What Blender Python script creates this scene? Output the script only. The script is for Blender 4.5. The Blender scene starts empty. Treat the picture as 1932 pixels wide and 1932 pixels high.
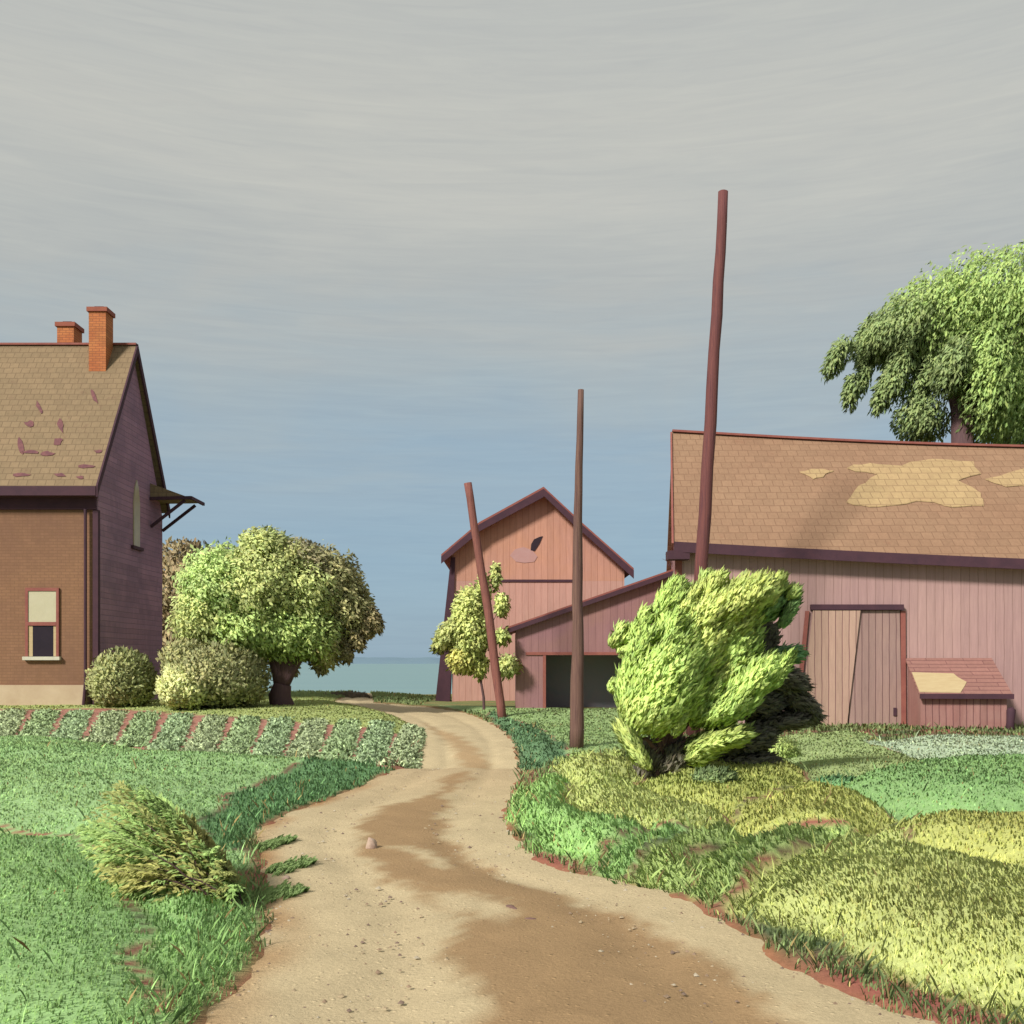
import bpy, math, random
import numpy as np
C = bpy.context.scene.collection
R = math.radians
rng = np.random.default_rng(7)

# ---------------------------------------------------------------- camera, sky, sun, exposure
CZ, F, HY, S = 1.65, 995.0, 662.6, 1024/1932
cam = bpy.data.objects.new('camera', bpy.data.cameras.new('camera')); C.objects.link(cam)
cam.location = (0, 0, CZ); cam.rotation_euler = (R(90), 0, 0)
cam.data.sensor_width = 36; cam.data.lens = 36*F/1024; cam.data.shift_y = (HY-512)/1024
cam.data.clip_start = .05; cam.data.clip_end = 20000
bpy.context.scene.camera = cam

def lin(h, k=1.0):
    h = h.lstrip('#'); o = []
    for i in (0, 2, 4):
        c = int(h[i:i+2], 16)/255
        o.append(k*(c/12.92 if c <= .04045 else ((c+.055)/1.055)**2.4))
    return tuple(o)+(1.0,)

class NT:
    def __init__(s, nt): s.t = nt; s.n = nt.nodes; s.l = nt.links; s.n.clear()
    def add(s, kind, ins=None, **kw):
        n = s.n.new('ShaderNode'+kind)
        for k, v in kw.items(): setattr(n, k, v)
        for k, v in (ins or {}).items():
            if isinstance(v, bpy.types.NodeSocket): s.l.new(v, n.inputs[k])
            else: n.inputs[k].default_value = v
        return n
    def math(s, op, a, b=0.0, c=None):
        d = {0: a, 1: b}
        if c is not None: d[2] = c
        return s.add('Math', d, operation=op).outputs[0]
    def mix(s, f, a, b, blend='MIX'):
        n = s.add('Mix', data_type='RGBA', blend_type=blend)
        for k, v in ((0, f), (6, a), (7, b)):
            if isinstance(v, bpy.types.NodeSocket): s.l.new(v, n.inputs[k])
            else: n.inputs[k].default_value = v
        return n.outputs[2]
    def ramp(s, f, pts):
        n = s.add('ValToRGB', {0: f}); e = n.color_ramp.elements
        while len(e) < len(pts): e.new(.5)
        for el, (p, c) in zip(e, pts): el.position = p; el.color = c
        return n.outputs[0]
    def range(s, v, a, b, c=0.0, d=1.0):
        return s.add('MapRange', {0: v, 1: a, 2: b, 3: c, 4: d}).outputs[0]

SUN = np.array((-.58, -.64, .62)); SUN = SUN/np.linalg.norm(SUN)
W = bpy.data.worlds.new("World"); bpy.context.scene.world = W; W.use_nodes = True
t = NT(W.node_tree)
sky = t.add('TexSky'); sky.sky_type = 'NISHITA'; sky.sun_disc = False
sky.sun_elevation = math.asin(SUN[2]); sky.sun_rotation = math.atan2(SUN[0], SUN[1]) % (2*math.pi)
tc = t.add('TexCoord'); sp = t.add('SeparateXYZ', {0: tc.outputs['Generated']})
mp = t.add('Mapping', {0: tc.outputs['Generated'], 3: (1.3, 1.3, 6.0), 2: (0, R(7), 0)})
n1 = t.add('TexNoise', {'Vector': mp.outputs[0], 'Scale': 1.6, 'Detail': 6.0, 'Roughness': .55, 'Distortion': .5})
mp2 = t.add('Mapping', {0: tc.outputs['Generated'], 3: (2.5, 2.5, 42.0), 2: (0, R(-5), 0)})
n2 = t.add('TexNoise', {'Vector': mp2.outputs[0], 'Scale': 3.5, 'Detail': 9.0, 'Roughness': .65, 'Distortion': .8})
z = sp.outputs[2]
zz = t.math('ADD', z, t.math('MULTIPLY', t.math('SUBTRACT', n1.outputs[0], .5), .30))
cloud = t.ramp(zz, [(0.0, lin('#8fa8ba')), (.10, lin('#91abbd')), (.20, lin('#99aebc')), (.27, lin('#a8b4b8')), (.35, lin('#b6b9b5')), (.46, lin('#c4c4bc')), (.6, lin('#bdbfba'))])
cloud = t.mix(t.range(n2.outputs[0], .25, .75), t.mix(1.0, cloud, (.94, .943, .955, 1), 'MULTIPLY'), t.mix(1.0, cloud, (1.055, 1.05, 1.03, 1), 'MULTIPLY'))
b1 = t.add('Background', {0: sky.outputs[0], 1: .085}); b2 = t.add('Background', {0: cloud, 1: .935})
mx = t.add('MixShader', {0: .88, 1: b1.outputs[0], 2: b2.outputs[0]})
t.add('OutputWorld', {0: mx.outputs[0]})

sun = bpy.data.objects.new('sun', bpy.data.lights.new('sun', 'SUN')); C.objects.link(sun)
sun.data.energy = 4.2; sun.data.angle = R(9.0); sun.data.color = (1, .95, .87)
from mathutils import Vector
sun.rotation_euler = Vector(tuple(-SUN)).to_track_quat('-Z', 'Y').to_euler()
vs = bpy.context.scene.view_settings
vs.view_transform = 'Standard'; vs.look = 'None'; vs.gamma = 1; vs.exposure = 0.2
bpy.context.scene.cycles.max_bounces = 6

# ---------------------------------------------------------------- helpers
ORG = {}
def P(dx, dy, Y):            # a point of the place seen in the picture at distance Y
    return np.array(((dx*S-512)/F*Y, Y, CZ+(HY-dy*S)/F*Y))

def tag(o, label, cat, group=None, kind=None):
    if label: o['label'] = label
    if cat: o['category'] = cat
    if group: o['group'] = group
    if kind: o['kind'] = kind
    return o

def thing(name, loc, label, cat, group=None):
    o = bpy.data.objects.new(name, None); C.objects.link(o)
    o.location = tuple(float(v) for v in loc); ORG[o.name] = np.array(loc, float); o.empty_display_size = .3
    return tag(o, label, cat, group)

def mesh(name, verts, faces, mat, parent=None, loc=None, cols=None, smooth=False, nrm=None):
    v = np.array(verts, float).reshape(-1, 3)
    org = ORG[parent.name] if parent is not None else (np.array(loc, float) if loc is not None else np.zeros(3))
    v = v-org
    m = bpy.data.meshes.new(name)
    if isinstance(faces, np.ndarray):
        k = faces.shape[1]; nf = len(faces)
        m.vertices.add(len(v)); m.vertices.foreach_set('co', v.astype(np.float32).ravel())
        m.loops.add(nf*k); m.loops.foreach_set('vertex_index', faces.astype(np.int32).ravel())
        m.polygons.add(nf); m.polygons.foreach_set('loop_start', np.arange(0, nf*k, k, dtype=np.int32))
        m.update(calc_edges=True)
    else:
        m.from_pydata([tuple(p) for p in v], [], faces); m.update()
        import bmesh
        bm = bmesh.new(); bm.from_mesh(m); bmesh.ops.recalc_face_normals(bm, faces=bm.faces); bm.to_mesh(m); bm.free()
    if cols is not None:
        a = m.color_attributes.new('Col', 'FLOAT_COLOR', 'POINT')
        c = np.ones((len(v), 4), np.float32); c[:, :3] = cols
        a.data.foreach_set('color', c.ravel())
    if nrm is not None:
        a = m.attributes.new('Nrm', 'FLOAT_VECTOR', 'POINT'); a.data.foreach_set('vector', np.asarray(nrm, np.float32).ravel())
    if smooth: m.polygons.foreach_set('use_smooth', np.ones(len(m.polygons), bool))
    m.materials.append(mat)
    o = bpy.data.objects.new(name, m); C.objects.link(o)
    if parent is not None: o.parent = parent
    else: o.location = tuple(org)
    ORG[o.name] = org
    return o

def join(parts):
    V, Fc, n = [], [], 0
    for v, f in parts:
        V += [tuple(p) for p in v]; Fc += [tuple(i+n for i in q) for q in f]; n += len(v)
    return V, Fc

def prism(poly, d):           # closed prism: polygon of 3-D points pushed along d
    n = len(poly); d = np.array(d, float)
    v = [np.array(p, float) for p in poly]+[np.array(p, float)+d for p in poly]
    f = [tuple(range(n)), tuple(range(2*n-1, n-1, -1))]+[(i, (i+1) % n, n+(i+1) % n, n+i) for i in range(n)]
    return v, f

def box(x0, x1, y0, y1, z0, z1):
    return prism([(x0, y0, z0), (x1, y0, z0), (x1, y0, z1), (x0, y0, z1)], (0, y1-y0, 0))

def beam(a, b, w, h, up=(0, 0, 1)):
    a, b, up = np.array(a, float), np.array(b, float), np.array(up, float)
    d = b-a; d /= np.linalg.norm(d); s = np.cross(d, up); s /= np.linalg.norm(s); u = np.cross(s, d)
    return prism([a-s*w/2-u*h/2, a+s*w/2-u*h/2, a+s*w/2+u*h/2, a-s*w/2+u*h/2], b-a)

def tube(pts, rad, sides=9, rough=.06, r=None):
    r = r or rng
    pts = np.array(pts, float); n = len(pts); V = []
    for i in range(n):
        d = pts[min(i+1, n-1)]-pts[max(i-1, 0)]; d /= np.linalg.norm(d)
        ref = np.array((0, 1, .1)) if abs(d[1]) < .9 else np.array((1, 0, 0))
        s = np.cross(d, ref); s /= np.linalg.norm(s); u = np.cross(s, d)
        for k in range(sides):
            a = 2*math.pi*k/sides; rr = rad[i]*(1+r.uniform(-rough, rough))
            V.append(pts[i]+(s*math.cos(a)+u*math.sin(a))*rr)
    Fc = [(i*sides+k, i*sides+(k+1) % sides, (i+1)*sides+(k+1) % sides, (i+1)*sides+k) for i in range(n-1) for k in range(sides)]
    Fc += [tuple(range(sides)), tuple(range(n*sides-1, (n-1)*sides-1, -1))]
    return V, Fc

# ---------------------------------------------------------------- materials
def newmat(name):
    m = bpy.data.materials.new(name); m.use_nodes = True
    return m, NT(m.node_tree)

def cell_mat(name, A, B, cw, ch, gap, gapcol, stagger=.5, axis='x', jitter=.25, bump=.3, nscale=.7, streak=(6, 6, .7), rough=.85, stain=None):
    m, t = newmat(name)
    tc = t.add('TexCoord').outputs['Object']; s = t.add('SeparateXYZ', {0: tc})
    wob = t.add('TexNoise', {'Vector': tc, 'Scale': 1.3, 'Detail': 2.0}).outputs[0]
    u = s.outputs[0] if axis == 'x' else s.outputs[1]
    u = t.math('DIVIDE', t.math('ADD', u, t.math('MULTIPLY', wob, cw*.25)), cw)
    v = t.math('DIVIDE', t.math('ADD', s.outputs[2], t.math('MULTIPLY', wob, ch*.2)), ch)
    row = t.math('FLOOR', v); us = t.math('ADD', u, t.math('MULTIPLY', row, stagger)); cu = t.math('FLOOR', us)
    fu = t.math('FRACT', us); fv = t.math('FRACT', v)
    du = t.math('MULTIPLY', t.math('MINIMUM', fu, t.math('SUBTRACT', 1.0, fu)), cw)
    dv = t.math('MULTIPLY', t.math('MINIMUM', fv, t.math('SUBTRACT', 1.0, fv)), ch)
    g = t.range(t.math('MINIMUM', du, dv), gap*.35, gap)
    cv = t.add('CombineXYZ', {0: cu, 1: row})
    wn = t.add('TexWhiteNoise', {0: cv.outputs[0]}, noise_dimensions='2D').outputs[0]
    big = t.add('TexNoise', {'Vector': tc, 'Scale': nscale, 'Detail': 5.0, 'Roughness': .6, 'Distortion': .6}).outputs[0]
    mp = t.add('Mapping', {0: tc, 3: streak})
    st = t.add('TexNoise', {'Vector': mp.outputs[0], 'Scale': 2.2, 'Detail': 8.0, 'Roughness': .7}).outputs[0]
    col = t.mix(t.range(big, .33, .67), A, B)
    val = t.math('ADD', t.math('ADD', 1-jitter/2, t.math('MULTIPLY', wn, jitter)), t.range(st, .25, .75, -.14, .14))
    cc = t.add('CombineColor', {0: val, 1: val, 2: val}).outputs[0]
    col = t.mix(1.0, col, cc, 'MULTIPLY')
    if stain:
        sn = t.add('TexNoise', {'Vector': tc, 'Scale': 2.6, 'Detail': 7.0, 'Roughness': .7}).outputs[0]
        col = t.mix(t.range(sn, .60, .72, 0, .75), col, stain)
    col = t.mix(g, gapcol, col)
    hgt = t.math('ADD', g, t.math('ADD', t.math('MULTIPLY', wn, .5), t.math('MULTIPLY', st, .6)))
    bp = t.add('Bump', {'Strength': bump, 'Distance': .02, 'Height': hgt})
    bs = t.add('BsdfPrincipled', {'Base Color': col, 'Roughness': rough, 'Normal': bp.outputs[0]})
    bs.inputs['Specular IOR Level'].default_value = .2
    t.add('OutputMaterial', {0: bs.outputs[0]})
    return m

def plain(name, A, B, scale=3.0, stretch=(1, 1, 1), bump=.3, rough=.8, metal=0.0):
    m, t = newmat(name)
    tc = t.add('TexCoord').outputs['Object']; mp = t.add('Mapping', {0: tc, 3: stretch})
    n = t.add('TexNoise', {'Vector': mp.outputs[0], 'Scale': scale, 'Detail': 8.0, 'Roughness': .65, 'Distortion': .4}).outputs[0]
    bp = t.add('Bump', {'Strength': bump, 'Distance': .02, 'Height': n})
    bs = t.add('BsdfPrincipled', {'Base Color': t.mix(t.range(n, .3, .7), A, B), 'Roughness': rough, 'Metallic': metal, 'Normal': bp.outputs[0]})
    bs.inputs['Specular IOR Level'].default_value = .25
    t.add('OutputMaterial', {0: bs.outputs[0]})
    return m

def leafmat(name, trans=.75, rough=.6):
    m, t = newmat(name)
    a = t.add('Attribute', attribute_name='Col').outputs[0]
    nv = t.add('Attribute', attribute_name='Nrm').outputs[1]
    ng = t.add('VectorMath', {0: nv, 3: -1.0}, operation='SCALE').outputs[0]
    df = t.add('BsdfDiffuse', {0: a, 'Normal': nv})
    tr = t.add('BsdfTranslucent', {0: t.mix(1.0, a, (trans, trans, trans*.8, 1), 'MULTIPLY'), 'Normal': ng})
    mx = t.add('AddShader', {0: df.outputs[0], 1: tr.outputs[0]})
    t.add('OutputMaterial', {0: mx.outputs[0]})
    return m

def attrmat(name, n1=(30, .15), n2=(4, .12), bump=.5, dist=.03, pebble=False):
    m, t = newmat(name)
    a = t.add('Attribute', attribute_name='Col').outputs[0]; tc = t.add('TexCoord').outputs['Object']
    f1 = t.add('TexNoise', {'Vector': tc, 'Scale': n1[0], 'Detail': 6.0, 'Roughness': .7}).outputs[0]
    f2 = t.add('TexNoise', {'Vector': tc, 'Scale': n2[0], 'Detail': 6.0, 'Roughness': .6, 'Distortion': .8}).outputs[0]
    v = t.math('ADD', t.range(f1, .25, .75, 1-n1[1], 1+n1[1]), t.range(f2, .25, .75, -n2[1], n2[1]))
    h = t.math('ADD', f1, f2)
    if pebble:
        vo = t.add('TexVoronoi', {'Vector': tc, 'Scale': 22.0, 'Randomness': 1.0})
        sel = t.math('GREATER_THAN', t.add('SeparateColor', {0: vo.outputs['Color']}).outputs[0], .72)
        peb = t.math('MULTIPLY', t.range(vo.outputs['Distance'], .12, .3, 1, 0), sel)
        v = t.math('ADD', v, t.math('MULTIPLY', peb, .16)); h = t.math('ADD', h, t.math('MULTIPLY', peb, .6))
    cc = t.add('CombineColor', {0: v, 1: v, 2: v}).outputs[0]
    bp = t.add('Bump', {'Strength': bump, 'Distance': dist, 'Height': h})
    bs = t.add('BsdfPrincipled', {'Base Color': t.mix(1.0, a, cc, 'MULTIPLY'), 'Roughness': .95, 'Normal': bp.outputs[0]})
    bs.inputs['Specular IOR Level'].default_value = .1
    t.add('OutputMaterial', {0: bs.outputs[0]})
    return m

K = .70
KG = .90
def L(h, k=K):
    c = lin(h, k); g = .25*c[0]+.65*c[1]+.1*c[2]; d = .21 if k == KG else .09
    return tuple(v*(1-d)+g*d for v in c[:3])+(1.0,)
PLUM = L('#4f3542')
M = dict(
    house_wall=cell_mat('brown_brick', L('#a67a58'), L('#946c54'), .24, .085, .012, L('#90694f'), nscale=.5, jitter=.10, bump=.15),
    house_gable=cell_mat('dark_clapboard', L('#9a7486', 1.1), L('#806377', 1.1), 3.4, .16, .014, L('#806678', 1.0), axis='y', nscale=.8, jitter=.2, bump=.4),
    foundation=plain('pale_render', L('#dcc2a2'), L('#cdb091'), 2.0),
    house_roof=cell_mat('tan_shingle', L('#a58a68'), L('#998262'), .26, .19, .014, L('#8c7458'), nscale=.6, jitter=.13, bump=.4, stain=L('#8e6f58')),
    missing=plain('bare_batten', L('#6e4450'), L('#9a6360'), 8.0),
    chimney=cell_mat('orange_brick', L('#dd8c4c'), L('#cf7440'), .21, .075, .011, L('#a9674a'), nscale=1.2, jitter=.2, bump=.3),
    cap=plain('red_brick_cap', L('#b5664c'), L('#a35a4a'), 5.0),
    plum=plain('plum_board', PLUM, L('#5f3d49'), 3.0, (1, 1, 1), .3),
    barn_roof=cell_mat('brown_shingle', L('#b08b6c'), L('#a98265'), .28, .21, .014, L('#9d775c'), nscale=.5, jitter=.11, bump=.4, stain=L('#a3775c')),
    pale_roof=cell_mat('pale_shingle', L('#cfb07c'), L('#c6a576'), .28, .21, .014, L('#b08f68'), nscale=1.5, jitter=.11, bump=.4),
    barn_wall=cell_mat('mauve_board', L('#caa29c'), L('#c49b99'), .21, 12.0, .008, L('#a58079'), stagger=.37, nscale=.45, jitter=.09, bump=.4, streak=(7, 7, .5)),
    barn_door_pale=cell_mat('pale_pink_board', L('#cea594'), L('#cda894'), .17, 5.0, .012, L('#8a6060'), stagger=0, nscale=.8, jitter=.14, bump=.4),
    barn_door=cell_mat('mauve_grey_board', L('#b8958b'), L('#b08e88'), .17, 5.0, .012, L('#7a5558'), stagger=0, nscale=.8, jitter=.14, bump=.4),
    bin_wall=cell_mat('rose_board', L('#b07972'), L('#b98981'), .16, 5.0, .012, L('#7d4f52'), stagger=0, nscale=1.2, jitter=.18, bump=.4),
    bin_lid=cell_mat('rose_lid', L('#b07d72'), L('#a8796e'), .9, .09, .008, L('#7d4f52'), nscale=1.0, jitter=.15, bump=.4),
    plank=plain('pale_plank', L('#dcc594'), L('#d0b585'), 3.0, (1, 6, 6)),
    shed_wall=cell_mat('rose_mauve_board', L('#ae807a'), L('#a97a82'), .22, 12.0, .008, L('#94686a'), stagger=.4, nscale=.5, jitter=.09, bump=.4, streak=(7, 7, .5)),
    gable_up=cell_mat('orange_board', L('#dd9f7e'), L('#d9a08e'), .24, 12.0, .008, L('#b57a60'), stagger=.4, nscale=.45, jitter=.12, bump=.35, streak=(6, 6, .6)),
    gable_low=cell_mat('pink_board', L('#dba897'), L('#d8a294'), .24, 12.0, .008, L('#b57a68'), stagger=.4, nscale=.5, jitter=.12, bump=.35, streak=(6, 6, .6)),
    red_edge=plain('rust_red_board', L('#b06a5c'), L('#9a5650'), 4.0),
    hole=plain('dark_hole', L('#40303c', .6), L('#3c2c38', .6), 4.0),
    dark_in=plain('dark_boards', L('#8a8088', 1.1), L('#7f8088', 1.1), 4.0),
    olive=plain('olive_glass', L('#b5a684', 1.0), L('#a09378', 1.0), 3.0, rough=.35),
    glassdark=plain('dark_pane', L('#463845', .5), L('#3b323e', .5), 2.0, rough=.25),
    cream=plain('cream_blind', L('#ddd6b4'), L('#d4cca8'), 3.0),
    white=plain('white_paint', L('#e6e2cc'), L('#d9d4bd'), 6.0),
    pole_a=plain('rust_plum_wood', L('#93574f'), L('#6b4048'), 2.5, (14, 14, .35), 1.0),
    pole_b=plain('grey_brown_wood', L('#94705f'), L('#6a4a4a'), 2.5, (14, 14, .35), 1.0),
    pole_c=plain('weathered_red_wood', L('#b06e5e'), L('#7c4c4c'), 2.5, (14, 14, .35), 1.0),
    bark=plain('plum_bark', L('#5a4146', .8), L('#6d5050', .8), 5.0, (3, 3, .6), .8),
    stone=plain('pale_stone', L('#d8c0a8'), L('#c09888'), 6.0, bump=.8),
    stone_dark=plain('brown_stone', L('#80605a'), L('#9a7868'), 6.0, bump=.8),
    leaf=leafmat('leaf'), grass=leafmat('grass_blade', .85),
    ground=attrmat('earth_and_turf', (24, .22), (3.2, .15)),
    road=attrmat('sandy_gravel', (45, .16), (2.6, .10), .55, .02, True),
)

# ---------------------------------------------------------------- terrain
def sm(v, a, b):
    q = np.clip((v-a)/(b-a), 0, 1); return q*q*(3-2*q)
def B0(x, y):
    x, y = np.asarray(x, float), np.asarray(y, float)
    z = .36*sm(y, 19.5, 27)*sm(-x, .5, 6.5)+.16*sm(y, 25, 30)*sm(x, -4, 0)
    edge = 41.5+.10*np.clip(-x, 0, 60)+9*sm(x, -5.5, 0)
    z = z-9.5*sm(y, edge, edge+62)-.06*np.clip(y-edge, 0, 30)**1.0*.5
    return np.maximum(z, -14)
def hump(y):
    return .085*np.exp(-((y-14.3)/1.0)**2)-.20*np.exp(-((y-17.0)/1.15)**2)
def Bt(x, y): return B0(x, y)+hump(y)*(1-.75*sm(np.abs(np.asarray(x)+.2*0), 3.5, 6))
def G(dx, dy):               # where the sight line of a picture point meets the ground
    r = dy*S-HY; Y = CZ*F/r
    for _ in range(40):
        x = (dx*S-512)/F*Y; Y = .5*Y+.5*(CZ-float(B0(x, Y)))*F/r; Y = min(Y, 44)
    return np.array(((dx*S-512)/F*Y, Y))

def wob(x, y, s=1.0, k=0):
    return (np.sin(1.7*s*x+2.3*s*y+k)+np.sin(2.9*s*x-1.9*s*y+1.3+2*k)+np.sin(-4.1*s*x+3.7*s*y+2.1+k)*.6+np.sin(7.3*s*x+6.1*s*y+.7*k)*.35)/2.95

def pip(poly, x, y):
    ins = np.zeros(x.shape, bool); d = np.full(x.shape, 1e9); n = len(poly)
    for i in range(n):
        x0, y0 = poly[i]; x1, y1 = poly[(i+1) % n]
        c = ((y0 > y) != (y1 > y)) & (x < (x1-x0)*(y-y0)/((y1-y0) if y1 != y0 else 1e-9)+x0); ins ^= c
        ex, ey = x1-x0, y1-y0; tt = np.clip(((x-x0)*ex+(y-y0)*ey)/(ex*ex+ey*ey+1e-12), 0, 1)
        d = np.minimum(d, np.hypot(x-x0-tt*ex, y-y0-tt*ey))
    return np.where(ins, d, -d)

# road edges, near to far (picture x, y)
LE = [(280, 2100), (360, 1932), (470, 1830), (500, 1770), (508, 1715), (492, 1660), (485, 1610), (480, 1565), (555, 1530), (640, 1500), (715, 1475), (750, 1462), (775, 1450), (790, 1425), (791, 1398), (778, 1372), (745, 1353), (700, 1340), (665, 1333), (640, 1329), (610, 1326)]
RE = [(2200, 2100), (1750, 1932), (1490, 1830), (1429, 1767), (1340, 1727), (1295, 1692), (1155, 1665), (1042, 1640), (990, 1610), (978, 1580), (954, 1550), (962, 1515), (980, 1480), (986, 1462), (975, 1450), (978, 1425), (968, 1398), (940, 1372), (905, 1355), (860, 1342), (800, 1333), (745, 1329), (690, 1326)]
def dens(pts, n):
    p = np.array([G(*q) for q in pts]); s = np.r_[0, np.cumsum(np.hypot(*np.diff(p, axis=0).T))]
    u = np.linspace(0, s[-1], n); q = np.c_[np.interp(u, s, p[:, 0]), np.interp(u, s, p[:, 1])]
    for _ in range(6):
        q[1:-1] = .25*q[:-2]+.5*q[1:-1]+.25*q[2:]
    return q
NR = 420
le, re_ = dens(LE, NR), dens(RE, NR)
# pull both edges onto common stations
tail = np.array([(-5.6, 47), (-6.5, 52)])
road_poly = np.vstack([le, [(-7.4, 52)], [(-5.2, 52)], re_[::-1]])
rp = road_poly[::6]

REG = []   # polygon, colour, dome height, dome width, grass length, density
def region(pts, col, H=.15, w=.7, gl=.05, dn=1.0, lean=(0, 0)):
    REG.append(dict(p=np.array([G(*q) for q in pts]), c=np.array(L(col, KG)[:3])*1.17, H=H, w=w, gl=gl*.50 if gl < .08 else gl*.42, dn=dn, lean=lean))
region([(-900, 1322), (150, 1322), (500, 1319), (640, 1320), (700, 1333), (775, 1366), (792, 1400), (700, 1378), (560, 1368), (400, 1357), (200, 1342), (-900, 1346)], '#9caa58', .06, .8, .05)
region([(-900, 1346), (200, 1342), (400, 1357), (560, 1368), (700, 1378), (785, 1402), (772, 1440), (735, 1462), (560, 1455), (350, 1428), (130, 1402), (-900, 1405)], '#a8705f', .0, .5, .03, .12)
region([(-1200, 1410), (0, 1407), (130, 1402), (350, 1430), (600, 1456), (738, 1466), (640, 1492), (560, 1522), (450, 1555), (430, 1600), (440, 1650), (300, 1640), (160, 1606), (60, 1586), (-1200, 1575)], '#8cb36c', .30, 2.6, .055)
region([(738, 1466), (600, 1468), (520, 1500), (440, 1535), (405, 1575), (420, 1610), (450, 1600), (478, 1562), (560, 1528), (650, 1495)], '#628f57', .10, .4, .10)
region([(-1200, 1575), (0, 1582), (120, 1597), (220, 1640), (300, 1720), (350, 1790), (400, 1990), (-1200, 1990)], '#86b062', .13, .9, .055, .8, (.4, -.2))
region([(260, 1640), (330, 1640), (420, 1680), (450, 1740), (450, 1800), (340, 1950), (410, 1990), (330, 1900), (300, 1760)], '#86b060', .10, .4, .10, 1, (.5, -.3))
region([(830, 1333), (960, 1336), (1260, 1345), (1260, 1400), (1120, 1425), (1060, 1440), (1000, 1400), (950, 1362)], '#8aa862', .05, .6, .05)
region([(925, 1348), (1000, 1376), (1068, 1425), (1010, 1462), (985, 1468), (982, 1420), (960, 1385)], '#5f8659', .10, .4, .07)
region([(964, 1545), (985, 1500), (1040, 1478), (1082, 1495), (1090, 1555), (1140, 1575), (1225, 1588), (1215, 1620), (1130, 1648), (1040, 1606)], '#8fbb5e', .22, .45, .10, 1, (-.5, -.2))
region([(1045, 1462), (1150, 1448), (1215, 1470), (1195, 1500), (1380, 1560), (1320, 1605), (1135, 1578), (1088, 1545), (1088, 1495)], '#b4c062', .17, .5, .11, 1, (-.4, -.2))
region([(1195, 1505), (1290, 1450), (1440, 1436), (1535, 1480), (1450, 1560), (1380, 1560), (1290, 1535)], '#aab24c', .17, .6, .10, 1, (-.2, -.1))
region([(1390, 1568), (1500, 1505), (1600, 1515), (1690, 1555), (1620, 1592), (1500, 1600), (1420, 1600)], '#adb34e', .24, .5, .10, 1, (-.3, -.1))
region([(1480, 1392), (1620, 1385), (1700, 1418), (1800, 1462), (1620, 1488), (1560, 1505), (1490, 1450), (1440, 1425)], '#95aa64', .08, .8, .05)
region([(1640, 1408), (1760, 1392), (2500, 1400), (2500, 1478), (1850, 1468), (1720, 1428)], '#a9be9a', .05, .8, .05)
region([(1548, 1512), (1620, 1484), (1750, 1466), (2500, 1475), (2500, 1575), (1830, 1572), (1700, 1556)], '#7fa95e', .34, .9, .055)
region([(1630, 1602), (1700, 1576), (1850, 1584), (2500, 1570), (2700, 1690), (1960, 1680), (1800, 1650), (1690, 1640)], '#aeb350', .30, .7, .08, 1, (-.2, -.1))
region([(1135, 1655), (1190, 1625), (1240, 1590), (1300, 1596), (1260, 1625), (1195, 1668)], '#8cb860', .16, .3, .14, 1, (-.8, -.4))
region([(1200, 1672), (1260, 1625), (1330, 1592), (1420, 1600), (1340, 1640), (1300, 1692)], '#98b05a', .20, .3, .14, 1, (-.8, -.4))
region([(1305, 1696), (1350, 1638), (1450, 1604), (1590, 1590), (1500, 1640), (1430, 1690), (1390, 1722)], '#95ae58', .22, .35, .14, 1, (-.8, -.4))
region([(1395, 1725), (1440, 1690), (1520, 1630), (1620, 1604), (1690, 1612), (1685, 1645), (1800, 1655), (1960, 1690), (2700, 1700), (3200, 2300), (2300, 2100), (1900, 1925), (1640, 1822), (1540, 1772)], '#b1bb60', .26, .7, .10, 1, (-.7, -.35))

def signed(x, y):
    shp = np.shape(x); x = np.asarray(x, float).ravel(); y = np.asarray(y, float).ravel()
    near = (y < 60) & (y > 1) & (np.abs(x) < 40)
    rd = np.full(x.shape, 9.0); dome = np.zeros(x.shape); idx = np.full(x.shape, -1); ed = np.zeros(x.shape)
    xn, yn = x[near], y[near]
    rd[near] = -pip(rp, xn, yn)
    wx = xn+.10*wob(xn, yn, 1.6); wy = yn+.10*wob(xn, yn, 1.6, 3)
    dn_, ix, e_ = np.zeros(xn.shape), np.full(xn.shape, -1), np.zeros(xn.shape)
    for i, g in enumerate(REG):
        d = pip(g['p'], wx, wy); k = np.clip(d/g['w'], 0, 1)
        dn_ = np.maximum(dn_, g['H']*(1-(1-k)**2)); ins = d > -.15; ix[ins] = i; e_[ins] = d[ins]+.15
    dome[near] = dn_; idx[near] = ix; ed[near] = e_
    return [a.reshape(shp) for a in (rd, dome, idx, ed)]

def Hfull(x, y, full=False):
    rd, dome, idx, ed = signed(x, y)
    off = sm(rd+.05*wob(np.asarray(x), np.asarray(y), 5), -.26, .12); offd = sm(rd, -.05, .55)
    z = Bt(x, y)+dome*offd+np.where(rd < .5, -.05+.09*off, .04)+.02*wob(np.asarray(x), np.asarray(y), .9)*off+.012*wob(np.asarray(x), np.asarray(y), 3.3)*off
    return (z, rd, dome, idx, ed) if full else z

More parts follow.
